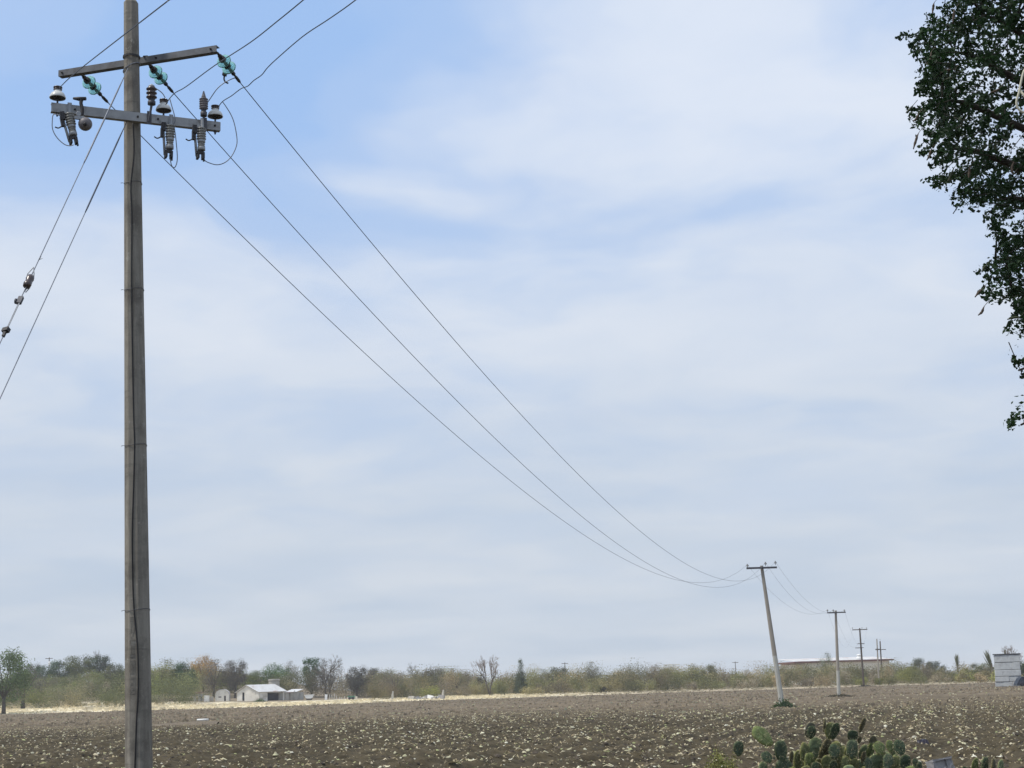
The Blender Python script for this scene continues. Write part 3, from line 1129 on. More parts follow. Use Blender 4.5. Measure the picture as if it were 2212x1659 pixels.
# ---- pin insulators on the lower arm
PIN_TOP = []
for u, lab in ((124, 'white porcelain pin insulator at the left end of the lower crossarm'), (353, 'white porcelain pin insulator just right of the concrete shaft on the lower crossarm'),
               (465, 'white porcelain pin insulator at the right end of the lower crossarm')):
    p = arm_t(LL, LD, u)
    t = thing('pin_insulator', p + np.array([0, 0, 0.0575]), lab, 'insulator', 'pin insulators on the lower crossarm')
    Mx = frame(p, (0, 0, 1))
    part('pin', MB().lathe([(0.011, -0.10), (0.011, -0.075), (0.020, -0.074), (0.020, -0.062), (0.011, -0.061), (0.011, 0.057), (0.022, 0.058), (0.022, 0.066), (0.012, 0.067), (0.012, 0.145)], 10, Mx), M['galv_dark'], t, True)
    bell = MB().lathe([(0.030, 0.155), (0.080, 0.142), (0.096, 0.132), (0.099, 0.140), (0.091, 0.168), (0.074, 0.196), (0.052, 0.214), (0.044, 0.222), (0.044, 0.236)], 24, Mx)
    part('porcelain_bell', bell, M['porcelain'], t, True)
    part('underside_shade', MB().lathe([(0.028, 0.150), (0.060, 0.132), (0.088, 0.137)], 20, Mx), M['iron'], t, True)  # near-black cone under the bell, its shade put into the colour
    part('cap', MB().lathe([(0.042, 0.234), (0.052, 0.240), (0.052, 0.248), (0.040, 0.252), (0.040, 0.262), (0.054, 0.266), (0.054, 0.278), (0.030, 0.284)], 16, Mx), M['brown_porcelain'], t, True)
    PIN_TOP.append(p + np.array([0, 0, 0.257]))

# ---- glass strain strings on the upper arm
P2_BASE, P2_TOP = np.array([18.13, 109.596, 0.0]), np.array([17.286, 109.596, 9.861])
LINE = np.array([P2_TOP[0] - P_BASE[0], P2_TOP[1] - P_BASE[1], 0])
LINE /= np.linalg.norm(LINE)
LUL = np.linalg.norm(UR - UL)
DEAD = []
for f, lab in ((0.125, 'green glass strain insulator string hanging from the left end of the upper crossarm'), (0.555, 'green glass strain insulator string partly hidden behind the concrete shaft'),
               (0.985, 'green glass strain insulator string at the raised right end of the upper crossarm')):
    a = UL + UD * (LUL * f) - UN * 0.05 + np.array([0, 0, -0.02])
    ax = LINE + np.array([0, 0, -0.17])
    ax /= np.linalg.norm(ax)
    t = thing('strain_insulator', a, lab, 'insulator', 'glass strain insulators on the upper crossarm')
    Mx = frame(a, ax)
    part('clevis', MB().lathe([(0.016, 0), (0.016, 0.06), (0.028, 0.065), (0.028, 0.10), (0.015, 0.105), (0.015, 0.145)], 10, Mx), M['iron'], t, True)
    for k in range(2):
        z0 = 0.13 + k * 0.155
        d = part('glass_disc', MB().lathe([(0.030, z0 + 0.012), (0.062, z0 + 0.024), (0.086, z0 + 0.048), (0.096, z0 + 0.068), (0.092, z0 + 0.076), (0.080, z0 + 0.064), (0.072, z0 + 0.076), (0.060, z0 + 0.060), (0.050, z0 + 0.072), (0.040, z0 + 0.058), (0.026, z0 + 0.062)], 28, Mx), M['glass'], t, True)
        part('metal_cap', MB().lathe([(0.016, z0 - 0.012), (0.042, z0 - 0.005), (0.046, z0 + 0.040), (0.034, z0 + 0.050), (0.018, z0 + 0.052), (0.018, z0 + 0.15)], 12, Mx), M['iron'], t, True)
    z0 = 0.44
    part('dead_end_clamp', MB().lathe([(0.014, z0), (0.026, z0 + 0.02), (0.026, z0 + 0.07), (0.014, z0 + 0.08), (0.014, z0 + 0.13), (0.020, z0 + 0.14), (0.020, z0 + 0.24), (0.010, z0 + 0.28)], 10, Mx), M['iron'], t, True)
    DEAD.append(np.array(Mx @ Vector((0, 0, 0.70))))


def span(a, b, sag, n=70):
    T = np.linspace(0, 1, n) ** 1.6
    P = a + (b - a) * T[:, None]
    P[:, 2] -= 4 * sag * T * (1 - T)
    return P


def wire_thing(name, P, r, mat, label, cat, seg=5, group=None):
    o = part(name, MB().tube(P, r, seg), mat, None, True)
    return tag(o, label, cat, group)


# ---- the leaning second pole and the ones beyond it
def far_pole(base, top, r0, r1, arms, label, mats, white=0.0, insul=(), mound=None, group='utility poles receding across the field'):
    base, top = np.array(base, float), np.array(top, float)
    t = thing('utility_pole', base, label, 'utility pole', group)
    mb = MB()
    V, F = [], []
    n = 9
    cut = white
    for i in range(n):
        k = cut + (1 - cut) * i / (n - 1)
        c = base + (top - base) * k
        r = r0 + (r1 - r0) * k
        V += [c + np.array([r * math.cos(a), r * math.sin(a), 0]) for a in (np.arange(8) + 0.4) * math.pi / 4]
    for i in range(n - 1):
        for k in range(8):
            F.append((i * 8 + k, i * 8 + (k + 1) % 8, (i + 1) * 8 + (k + 1) % 8, (i + 1) * 8 + k))
    F.append(tuple((n - 1) * 8 + k for k in range(8)))
    mb.add(V, F)
    part('shaft', mb, mats, t)
    if white:
        V, F = [], []
        for i in range(5):
            k = cut * i / 4
            c = base + (top - base) * k - np.array([0, 0, 0.25 if i == 0 else 0])
            r = r0 + (r1 - r0) * k
            V += [c + np.array([r * math.cos(a), r * math.sin(a), 0]) for a in (np.arange(8) + 0.4) * math.pi / 4]
        for i in range(4):
            for k in range(8):
                F.append((i * 8 + k, i * 8 + (k + 1) % 8, (i + 1) * 8 + (k + 1) % 8, (i + 1) * 8 + k))
        o = part('painted_foot', MB().add(V, F), M['whitewash'], t)
        o['label'] = 'whitewashed foot of the pole'
    for a, b, th in arms:
        a, b = np.array(a, float), np.array(b, float)
        d = (b - a) / np.linalg.norm(b - a)
        off = np.array([0, -r1 - th / 2 - 0.004, 0])
        part('crossarm', MB().box((np.linalg.norm(b - a), th, th * 1.1), frame((a + b) / 2 + off, (0, 0, 1), d)), M['galv_dark'] if mats is not M['wood_pole'] else M['wood_pole'], t)
    for p in insul:
        Mx = frame(p, (0, 0, 1))
        part('insulator', MB().lathe([(0.02, -0.14), (0.02, -0.03), (0.10, -0.02), (0.11, 0.01), (0.06, 0.07), (0.045, 0.09), (0.06, 0.12), (0.03, 0.14)], 10, Mx), M['grey_porcelain'], t, True)
    return t


a2, b2 = at(1612, 1231, 109.6), at(1677, 1223, 109.6)
I2 = [at(1614.5, 1222.5, 109.5), at(1653.5, 1218, 109.5), at(1675, 1216, 109.5)]
far_pole(P2_BASE, P2_TOP, 0.20, 0.115, [(a2, b2, 0.12)], 'leaning concrete utility pole with a whitewashed foot beside a green weed clump', M['pole_far'], 0.36, I2)
P3_BASE, P3_TOP = np.array([31.40, 155.63, 0.0]), np.array([31.68, 155.63, 8.45])
a3, b3 = at(1786, 1323.5, 155.6), at(1826, 1323, 155.6)
I3 = [at(1787.5, 1319.5, 155.5), at(1800, 1319.5, 155.5), at(1824, 1319.5, 155.5)]
far_pole(P3_BASE, P3_TOP, 0.19, 0.115, [(a3, b3, 0.11)], 'upright concrete utility pole with whitewashed foot, second beyond the leaning one', M['pole_far'], 0.30, I3)
P4 = atz(1866, 1483, 0.0)
P4T = at(1857, 1357, P4[1])
Y4 = P4[1]
far_pole(P4, P4T, 0.20, 0.13, [(at(1840.5, 1360.5, Y4), at(1873, 1360, Y4), 0.14), (at(1852, 1390.5, Y4), at(1867, 1390.5, Y4), 0.11), (at(1847, 1399.5, Y4), at(1865, 1399.5, Y4), 0.11)],
         'dark timber utility pole with three crossarms in front of the far cream building', M['wood_pole'], 0, [at(1841.5, 1357, Y4), at(1862, 1357, Y4), at(1872, 1357, Y4)])
P5 = np.array([*atz(1899, 1479, 0.1)[:2], 0.0])
Y5 = P5[1]
far_pole(P5, at(1894, 1380, Y5), 0.19, 0.10, [(at(1891, 1402.5, Y5), at(1900, 1402, Y5), 0.12)], 'slim pale concrete pole at the field edge beside a dark timber one', M['pole_far'])
Y6 = 352.0
b6 = at(1906, 1470, Y6)
b6[2] = gz(b6[0], Y6)
far_pole(b6, at(1901, 1385, Y6), 0.2, 0.13, [(at(1890.5, 1404, Y6), at(1913, 1402.5, Y6), 0.14)], 'dark timber pole rising behind the scrub, farthest along the line', M['wood_pole'], 0, [at(1901, 1382, Y6)])
for u, vt, vb, Y, lab in ((1220, 1431, 1462, 520, 'tiny distant pole with a crossarm above the middle of the tree line'), (1588, 1429, 1456, 560, 'tiny distant pole with a crossarm above scrub left of the leaning pole'),
                          (106.5, 1420, 1455, 470, 'small distant utility pole among the trees on the left rise')):
    b = at(u, vb, Y)
    b[2] = gz(b[0], Y)
    t_ = at(u, vt, Y)
    b[0] = t_[0]
    w = 1.1
    o = far_pole(b, t_, 0.17, 0.12, [(t_ + np.array([-w, 0, -0.35]), t_ + np.array([w, 0, -0.35]), 0.16)], lab, M['wood_pole'], 0, (), None, 'distant poles above the trees')
    if u < 200:
        c = at(107, 1432.5, Y - 0.3)
        part('transformer', MB().lathe([(0.30, -0.5), (0.32, -0.45), (0.32, 0.4), (0.2, 0.5), (0.05, 0.55)], 12, frame(c, (0, 0, 1))), M['white'], o, True)
# low mound round the foot of the third pole
# ---- conductors of the main line
sags = (3.35, 3.75, 3.45)
names = ('left', 'middle', 'right')
for i in range(3):
    wire_thing('conductor', span(DEAD[i], I2[i] + np.array([0, 0, 0.1]), sags[i]), 0.0062, M['wire'], f'sagging power line from the {names[i]} glass insulator string to the leaning pole', 'power line', group='power lines')
    wire_thing('conductor', span(I2[i] + np.array([0, 0, 0.1]), I3[i] + np.array([0, 0, 0.1]), 1.6, 40), 0.0062, M['wire'], f'faint power line from the {names[i]} of the leaning pole\'s crossarm to the upright pole beyond', 'power line', group='power lines')
    e = [at(1841.5, 1356, Y4), at(1862, 1356, Y4), at(1872, 1356, Y4)][i]
    wire_thing('conductor', span(I3[i] + np.array([0, 0, 0.1]), e, 3.6, 40), 0.006, M['wire'], f'barely visible power line, {names[i]} of three, between the upright concrete pole and dark timber pole', 'power line', group='power lines')

# ---- branch wires leaving over the camera
BR = np.array([LN[0], LN[1], 0.0])
ARM_Y = lambda p: p[1]


def px_wire(pts, y):
    """pixels plus depth -> points"""
    return smooth_path([at(u, v, yy) for (u, v), yy in zip(pts, y)], 6)


def depth_line(p0, d, pts):
    """put pixels of a wire in the vertical plane through p0 along d"""
    n = np.array([d[1], -d[0], 0.0])
    out = []
    for u, v in pts:
        r = ray(u, v)
        k = np.dot(p0 - EYE, n) / np.dot(r, n)
        out.append(EYE + r * k)
    return out


w1 = depth_line(PIN_TOP[0], BR, [(128, 190), (146, 172), (160, 160), (187, 138), (268, 75), (365, 0), (470, -80)])
w2 = depth_line(PIN_TOP[1], BR, [(358, 226), (367, 212), (379, 200), (402, 187), (463, 142), (540, 92), (600, 45), (655, 0), (750, -80)])
w3 = depth_line(PIN_TOP[2], BR, [(470, 233), (481, 219), (500, 207), (520, 192), (535, 186), (548, 174), (565, 162), (578, 146), (600, 125), (655, 78), (712, 40), (768, 0), (860, -75)])
for P, lab in ((w1, 'thin wire crossing in front of the shaft top from the left pin insulator'), (w2, 'bent wire from the middle pin insulator rising past the right glass insulators'),
               (w3, 'kinked wire from the right pin insulator rising to the upper edge of the picture')):
    e = P[-1]
    P = P + [e + BR * 3 + np.array([0, 0, 0.02]), e + BR * 9]
    wire_thing('branch_wire', smooth_path(P, 6), 0.0058, M['wire'], lab, 'power line', 5, 'branch wires')

# ---- fuse cutouts and surge arresters on the lower arm
def ribs(r, r2, z0, z1, n):
    pr = [(r, z0)]
    st = (z1 - z0) / n
    for k in range(n):
        z = z0 + k * st
        pr += [(r, z + st * 0.1), (r2, z + st * 0.38), (r2, z + st * 0.58), (r, z + st * 0.9)]
    pr.append((r, z1))
    return pr


def cutout(u, vtop, vbot, tilt, label, body_mat, hook=True, face=False):
    """porcelain fuse cutout hanging in front of the arm; tilt leans its foot to the right"""
    p = arm_t(LL, LD, u) + LN * 0.10
    top = at(u, vtop, p[1])
    bot = at(u + tilt, vbot, p[1])
    ax = bot - top
    L = np.linalg.norm(ax)
    ax /= L
    t = thing('fuse_cutout', top, label, 'fuse cutout', 'fuse cutouts under the lower crossarm')
    Mx = frame(top, ax, LD)
    # local: z down the body, x along the arm to the right
    part('porcelain_body', MB().lathe(ribs(0.040, 0.060, 0.0, L * 0.40, 5) + ribs(0.034, 0.046, L * 0.44, L * 0.62, 3), 16, Mx), body_mat, t, True)
    part('band', MB().lathe([(0.048, L * 0.40), (0.050, L * 0.41), (0.050, L * 0.47), (0.044, L * 0.48)], 14, Mx), M['galv'], t, True)
    part('lower_collar', MB().lathe([(0.047, L * 0.62), (0.049, L * 0.63), (0.049, L * 0.72), (0.040, L * 0.73)], 14, Mx), M['galv'], t, True)
    mb = MB()
    mb.box((0.05, 0.05, L * 0.08), Mx, (0, 0, L * 0.77))
    mb.box((0.028, 0.10, L * 0.20), Mx, (-0.045, 0.0, L * 0.89))
    mb.box((0.028, 0.10, L * 0.18), Mx, (0.020, 0.0, L * 0.90))
    mb.box((0.10, 0.03, 0.03), Mx, (-0.02, 0.03, L * 0.83))
    mb.box((0.018, 0.03, 0.05), Mx, (0.03, 0.0, L * 1.0))
    part('lower_hinge', mb, M['iron'], t)
    a = np.array(Mx @ Vector((-0.085, -0.02, L * 0.05)))
    b = np.array(Mx @ Vector((-0.055, -0.02, L * 0.90)))
    part('fuse_tube', MB().tube([a, a * 0.5 + b * 0.5, b], [0.017, 0.016, 0.016], 8), M['galv'], t, True)
    mb = MB()
    mb.box((0.05, 0.07, 0.10), Mx, (-0.085, 0, L * 0.08))
    mb.box((0.035, 0.05, 0.12), Mx, (-0.10, 0, L * 0.26))
    part('upper_contact', mb, M['iron'], t)
    if hook:
        h0 = np.array(Mx @ Vector((-0.10, -0.02, L * 0.36)))
        h1 = np.array(Mx @ Vector((-0.15, -0.03, L * 0.42)))
        h2 = np.array(Mx @ Vector((-0.19, -0.03, L * 0.38)))
        part('pull_hook', MB().tube(smooth_path([h0, h1, h2], 4), 0.008, 6), M['iron'], t, True)
    mb = MB()
    q = arm_t(LL, LD, u)
    mb.tube([top + ax * 0.12, q + LN * 0.06 + np.array([0, 0, -0.06]), q + np.array([0, 0, 0.065]) + LN * 0.05], 0.018, 6)
    mb.box((0.05, 0.012, 0.15), frame(q, (0, 0, 1), LD), (0, ls * (0.0375 + 0.012), 0))
    part('mounting_bracket', mb, M['galv'], t)
    return t, Mx, L


c1, m1, l1 = cutout(149, 245, 311, 13, 'tilted grey fuse cutout under the left half of the lower crossarm', M['grey_porcelain'])
c2, m2, l2 = cutout(368, 270, 342, -2, 'ribbed fuse cutout under the lower crossarm just right of the shaft', M['grey_porcelain'])
c3, m3, l3 = cutout(435, 276, 344, 0, 'fuse cutout under the right end of the lower crossarm', M['grey_porcelain'])
# white bracket eye on the left cutout and its raised contact arm
q = arm_t(LL, LD, 168)
mb = MB()
mb.lathe([(0.028, -0.012), (0.032, -0.006), (0.032, 0.006), (0.028, 0.012)], 12, frame(at(170, 246, q[1] - 0.14), LN))
mb.box((0.12, 0.03, 0.04), frame(at(172, 255, q[1] - 0.14), (0, 0, 1), LD + np.array([0, 0, 0.12])))
part('bracket_eye', mb, M['galv'], c1)
yy = q[1] - 0.12
mb = MB().tube(smooth_path([at(177, 249, yy), at(178, 236, yy), at(175, 222, yy), at(178, 212, yy)], 4), 0.022, 7)
mb.tube([at(158, 212.5, yy), at(170, 213.5, yy), at(186, 213, yy)], [0.014, 0.026, 0.022], 7)
part('raised_contact', mb, M['iron'], c1, True)

# arrester seen end-on beside the left cutout
q = arm_t(LL, LD, 180) + LN * 0.10
c = at(184, 268, q[1] - 0.05)
t = thing('surge_arrester', c, 'round pinkish grey surge arrester end seen beside the tilted left cutout', 'surge arrester', 'surge arresters on the lower crossarm')
axd = np.array([0.22, -0.90, -0.36])
Mx = frame(c, axd)
part('housing', MB().lathe([(0.03, -0.16), (0.06, -0.15), (0.075, -0.12), (0.055, -0.10), (0.08, -0.07), (0.058, -0.05), (0.084, -0.02), (0.072, 0.02), (0.050, 0.045), (0.020, 0.058)], 20, Mx), M['polymer'], t, True)
part('terminal', MB().lathe([(0.022, 0.05), (0.024, 0.065), (0.012, 0.07), (0.012, 0.09)], 10, Mx), M['iron'], t, True)
part('bracket', MB().tube([np.array(Mx @ Vector((0, 0, -0.15))), arm_t(LL, LD, 176) + np.array([0, 0, -0.05]) + LN * 0.03], 0.016, 6), M['galv'], t, True)


def arrester(u, v0, v1, r, mat, n, cone, label, u_arm, v_foot):
    """upright ribbed arrester on a strap bolted to the arm"""
    q = arm_t(LL, LD, u_arm) + LN * 0.055
    foot, top = at(u, v1, q[1]), at(u, v0, q[1])
    ax = top - foot
    L = np.linalg.norm(ax)
    t = thing('surge_arrester', foot, label, 'surge arrester', 'surge arresters on the lower crossarm')
    Mx = frame(foot, ax)
    zr0, zr1 = L * 0.28, L * (0.72 if cone else 0.86)
    part('base_cap', MB().lathe([(0.03, 0), (r * 0.75, 0.006), (r * 0.75, zr0 * 0.62), (r * 0.55, zr0 * 0.66), (r * 0.6, zr0)], 14, Mx), M['galv_dark'], t, True)
    part('ribbed_housing', MB().lathe(ribs(r * 0.66, r, zr0, zr1, n), 18, Mx), mat, t, True)
    part('top_cap', MB().lathe([(r * 0.6, zr1), (r * 0.5, zr1 + L * 0.06), (0.008, L)] if cone else [(r * 0.62, zr1), (r * 0.55, zr1 + L * 0.07), (0.02, zr1 + L * 0.09), (0.012, L)], 14, Mx), M['polymer'] if cone else M['galv'], t, True)
    low = at(u_arm, v_foot, q[1])
    part('mounting_strap', MB().tube([foot, foot * 0.4 + low * 0.6, low], [0.016, 0.014, 0.014], 6).box((0.055, 0.012, 0.17), frame(arm_t(LL, LD, u_arm), (0, 0, 1), LD), (0, ls * 0.048, 0)), M['galv_dark'], t)
    return t, top


ar1, ar1top = arrester(327.5, 182, 227, 0.066, M['brown_porcelain'], 3, False, 'dark ribbed surge arrester standing on a strap just right of the shaft', 321, 262)
ar2, ar2top = arrester(440, 197, 252, 0.056, M['polymer'], 5, True, 'spike-topped ribbed surge arrester standing near the right end of the lower crossarm', 440, 285)

# ---- jumper leads
ya = LL[1] - 0.10
yb = arm_t(LL, LD, 380)[1] - 0.12
yc = arm_t(LL, LD, 460)[1] - 0.10
jump = [([(124, 247), (130, 250), (116, 247), (113, 262), (114, 280), (123, 297), (138, 311), (150, 315), (159, 313)], ya, 'jumper lead looping below the left end of the lower crossarm'),
        ([(376, 270), (380, 300), (383, 335), (382, 352), (377, 362), (371, 358), (368, 345), (366, 335)], yb, 'narrow jumper loop hanging below the cutout next to the shaft'),
        ([(481, 220), (490, 233), (500, 250), (507, 270), (512, 300), (510, 318), (500, 338), (486, 351), (470, 356), (455, 353), (443, 347), (438, 336)], yc, 'wide jumper loop curling right of the lower crossarm'),
        ([(508, 168), (495, 173), (480, 182), (468, 193), (458, 207), (452, 216), (444, 228)], yc + 0.02, 'short jumper lead from the right string down to the spike-topped arrester'),
        ([(331, 188), (343, 195), (352, 203), (358, 214)], yb, 'short lead between the dark arrester and the middle pin insulator'),
        ([(367, 214), (372, 232), (377, 250), (378, 262), (372, 272)], yb, 'short lead dropping from the middle pin insulator to the cutout below')]
for pts, y, lab in jump:
    wire_thing('jumper_lead', smooth_path([at(u, v, y) for u, v in pts], 6), 0.0062, M['guy'], lab, 'wire', 5, 'jumper leads')
# hot-line clamp under the right string
mb = MB().box((0.05, 0.05, 0.07), frame(at(486, 158, DEAD[2][1] - 0.25), (0.3, 0, 1)))
mb.tube(smooth_path([at(485, 162, DEAD[2][1] - 0.25), at(484, 171, DEAD[2][1] - 0.25), at(487, 177, DEAD[2][1] - 0.25), at(493, 180, DEAD[2][1] - 0.25)], 4), 0.011, 6)
tag(part('line_clamp', mb, M['iron'], None), 'small black hooked clamp below the right glass string', 'clamp')


# ---- guy wires
def guy(px0, px1, horiz, label, strain):
    """from the shaft at px0 along the picture line through px1, down to an anchor ~`horiz` m from the foot"""
    s = at(*px0, PY)
    s = p_axis(s[2]) + np.array([-0.02, -p_rad(s[2]) - 0.005, 0])
    u0, v0 = proj(s)
    best = None
    for k in np.linspace(1.5, 8, 1500):
        u, v = u0 + (px1[0] - u0) * k, v0 + (px1[1] - v0) * k
        if ray(u, v)[2] > -0.01:
            continue
        g = atz(u, v, 0.0)
        d = abs(np.linalg.norm(g[:2] - P_BASE[:2]) - horiz)
        if best is None or d < best[0]:
            best = (d, g)
    e = best[1]
    t = thing('guy_wire', e, label, 'guy wire', 'guy wires of the near pole')
    d = (e - s) / np.linalg.norm(e - s)

    def on(u_):
        bb = None
        for k in np.linspace(0, 1, 4000):
            p = s + (e - s) * k
            du = abs(proj(p)[0] - u_)
            if bb is None or du < bb[0]:
                bb = (du, p)
        return bb[1]
    part('strand', MB().tube([s, s * 0.5 + e * 0.5, e], 0.0058, 6), M['guy'], t, True)
    # wrapped grip near the top
    part('grip', MB().tube([s + d * 0.25, s + d * 0.5, s + d * 1.9, s + d * 2.0], [0.006, 0.0105, 0.0105, 0.006], 6), M['wire'] if not strain else M['guy'], t, True)
    if strain:
        c = on(62)
        part('strain_egg', MB().lathe([(0.02, -0.085), (0.038, -0.078), (0.044, -0.04), (0.036, -0.012), (0.036, 0.012), (0.044, 0.04), (0.038, 0.078), (0.02, 0.085)], 14, frame(c, d)), M['brown_porcelain'], t, True)
        M2 = frame(c, d)
        mb = MB()
        for sx in (-1, 1):
            mb.tube([np.array(M2 @ Vector((sx * 0.0, 0.03, -0.20))), np.array(M2 @ Vector((sx * 0.034, 0.025, -0.10))), np.array(M2 @ Vector((sx * 0.04, 0.0, -0.05)))], 0.006, 5)
            mb.tube([np.array(M2 @ Vector((sx * 0.012, -0.046, -0.04))), np.array(M2 @ Vector((sx * 0.014, -0.046, 0.05))), np.array(M2 @ Vector((sx * 0.010, -0.02, 0.15)))], 0.006, 5)
        part('wire_loop', mb, M['galv'], t)
        c2_ = on(43)
        mb = MB().box((0.05, 0.035, 0.10), frame(c2_, d))
        mb.lathe([(0.012, -0.05), (0.03, -0.045), (0.03, -0.03), (0.012, -0.025)], 8, frame(c2_ + d * 0.02, np.cross(d, [0, 1, 0])))
        part('guy_clamp', mb, M['galv_dark'], t)
        c3_ = on(13)
        mb = MB().box((0.07, 0.05, 0.05), frame(c3_, d, (1, 0, 0.6)))
        mb.box((0.025, 0.03, 0.13), frame(c3_ + d * 0.03, d))
        part('guy_clamp', mb, M['iron'], t)
        part('tail_strand', MB().tube([on(40) + np.array([0.012, -0.012, 0]), on(14) + np.array([0.012, -0.012, 0])], 0.006, 5), M['galv'], t)
        f = on(84)
        part('frayed_end', MB().tube([f, f + np.array([0.03, -0.02, 0.03])], [0.006, 0.002], 5).tube([f, f + np.array([0.045, -0.01, 0.01])], [0.005, 0.002], 5), M['galv'], t)
    # anchor rod at the ground
    part('anchor_rod', MB().tube([e - d * 0.9, e + d * 0.25], 0.011, 6), M['galv_dark'], t)


guy((268, 155), (0, 741), 7.0, 'guy wire with a dark egg insulator, outer one left of the near pole', True)
guy((268, 262), (0, 861), 7.0, 'plain guy wire closest to the near pole on the left', False)


# ------------------------------------------------------------------ far trees
def limb_tree(rng, h, r, n_l, spread, z0=0.25, seg=5):
    """tapered trunk with limbs; returns a builder and limb ends"""
    mb = MB()
    ends = []
    zt = h * z0
    bend = rng.normal(0, 0.03 * h, 2)
    mb.tube([(0, 0, -0.15), (bend[0] * 0.3, bend[1] * 0.3, zt * 0.5), (bend[0], bend[1], zt)], [r * 1.25, r, r * 0.85], 7)
    for k in range(n_l):
        a = 2 * math.pi * k / n_l + rng.uniform(-0.4, 0.4)
        L = h * rng.uniform(0.35, 0.62)
        out = spread * rng.uniform(0.5, 1.0)
        p0 = np.array([bend[0], bend[1], zt * rng.uniform(0.75, 1.0)])
        p1 = p0 + np.array([math.cos(a) * out * 0.45, math.sin(a) * out * 0.45, L * 0.5])
        p2 = p0 + np.array([math.cos(a) * out, math.sin(a) * out, L])
        mb.tube([p0, p1, p2], [r * 0.55, r * 0.35, r * 0.12], seg)
        ends.append((p0, p1, p2))
    return mb, ends


def crown_mesh(seed, h, rx, z0, z1, clumps, per, leaf, shape='round'):
    """leaf clumps spread unevenly through the crown volume"""
    rng = np.random.default_rng(seed)
    C, T, NN = [], [], []
    for k in range(clumps):
        while True:
            p = rng.uniform(-1, 1, 3)
            if shape == 'cone':
                lim = 1 - 0.8 * (p[2] + 1) / 2
                if math.hypot(p[0], p[1]) < lim:
                    break
            else:
                rr = np.linalg.norm(p)
                if 0.35 < rr < 1:
                    break
        c = np.array([p[0] * rx, p[1] * rx, (z0 + z1) / 2 + p[2] * (z1 - z0) / 2])
        s = rx * rng.uniform(0.12, 0.24)
        n = int(per * rng.uniform(0.6, 1.3))
        off = np.clip(rng.normal(0, 1, (n, 3)), -1.8, 1.8) * np.array([s, s, s * 0.75])
        C.append(c + off)
        nd = off / (np.linalg.norm(off, axis=1)[:, None] + 1e-6) + 0.8 * p / (np.linalg.norm(p) + 1e-6) + np.array([0, 0, 0.35])
        NN.append(nd)
        T.append(np.full(n, rng.uniform(0.72, 1.28)))
    C = np.concatenate(C)
    T = np.concatenate(T)
    V, F = rand_quads(C, leaf * rng.uniform(0.6, 1.4, len(C)), rng, 0.6, np.concatenate(NN))
    tint = (T * rng.uniform(0.8, 1.2, len(C)))[:, None] * np.array([[1, 1, 1]]) * rng.uniform(0.94, 1.06, (len(C), 3))
    return mesh_np('crown', V, F, M['foliage'], False, np.repeat(tint, 4, 0))


def bare_mesh(seed, h, levels=5, spread=0.5, trunks=1, upright=0.55):
    """leafless branching tree: returns trunk builder and twig mesh"""
    rng = np.random.default_rng(seed)
    mb, tw = MB(), []

    def grow(p, d, L, r, lev):
        q = p + d * L
        mid = (p + q) / 2 + rng.normal(0, 0.05 * L, 3)
        if lev <= 2:
            mb.tube([p, mid, q], [r, r * 0.85, r * 0.65], 5)
        else:
            tw.append((p, q, r))
        if lev >= levels:
            return
        nb = rng.integers(3, 5) if lev < levels - 1 else rng.integers(4, 7)
        for _ in range(nb):
            k = rng.uniform(0.55, 1.0)
            nd = d + rng.normal(0, spread, 3) + np.array([0, 0, 0.18])
            nd /= np.linalg.norm(nd)
            grow(p + (q - p) * k, nd, L * rng.uniform(0.5, 0.78), r * 0.58, lev + 1)
    for t_ in range(trunks):
        d = np.array([rng.normal(0, 0.16) + (t_ - (trunks - 1) / 2) * 0.3, rng.normal(0, 0.16), 1.0])
        d /= np.linalg.norm(d)
        grow(np.array([0, 0, -0.1]), d, h * 0.36, h * 0.024, 0)
    V, F = [], []
    for p, q, r in tw:
        d = q - p
        s = np.cross(d, rng.normal(0, 1, 3))
        s = s / (np.linalg.norm(s) + 1e-9) * max(r, 0.012)
        s2 = np.cross(d, s)
        s2 = s2 / (np.linalg.norm(s2) + 1e-9) * max(r, 0.012)
        b = len(V)
        V += [p - s, p + s, q + s * 0.5, q - s * 0.5, p - s2, p + s2, q + s2 * 0.5, q - s2 * 0.5]
        F += [(b, b + 1, b + 2, b + 3), (b + 4, b + 5, b + 6, b + 7)]
    cols = np.repeat(rng.uniform(0.75, 1.25, (len(tw), 1)), 8, 0) * np.ones((1, 3))
    return mb, mesh_np('twigs', np.array(V), np.array(F), M['foliage'], False, cols)


PROTO = {}


def make_protos():
    rng = np.random.default_rng(77)
    # unit: 1 m tall trees are scaled on placing; built at 8 m
    for key, seed, rx, z0, z1, cl, per, leaf, shp, nl in (('round_a', 1, 3.6, 2.2, 8.0, 50, 150, 0.24, 'round', 6), ('round_b', 2, 3.3, 1.0, 8.0, 56, 140, 0.24, 'round', 6),
                                                         ('round_c', 3, 4.2, 2.0, 8.0, 52, 145, 0.24, 'round', 7), ('tall', 4, 2.3, 1.2, 8.0, 50, 130, 0.22, 'round', 5),
                                                         ('cone', 5, 2.3, 1.0, 8.0, 150, 60, 0.22, 'cone', 4), ('thin', 6, 3.4, 1.4, 8.0, 50, 80, 0.21, 'round', 8)):
        mb, _ = limb_tree(rng, 8.0, 0.26, nl, rx * 0.75)
        PROTO[key] = (mb.mesh('trunk', M['bark'], None, True), crown_mesh(seed, 8, rx, z0, z1, cl, per, leaf, shp), 'crown')
    for key, seed, sp, tr in (('bare_a', 21, 0.50, 1), ('bare_b', 22, 0.42, 2), ('bare_c', 23, 0.6, 1)):
        mb, tw = bare_mesh(seed, 8.0, 5, sp, tr)
        zmax = max(p[2] for p in mb.v)
        PROTO[key] = (mb.mesh('trunk', M['bark'], None, True), tw, 'twigs')


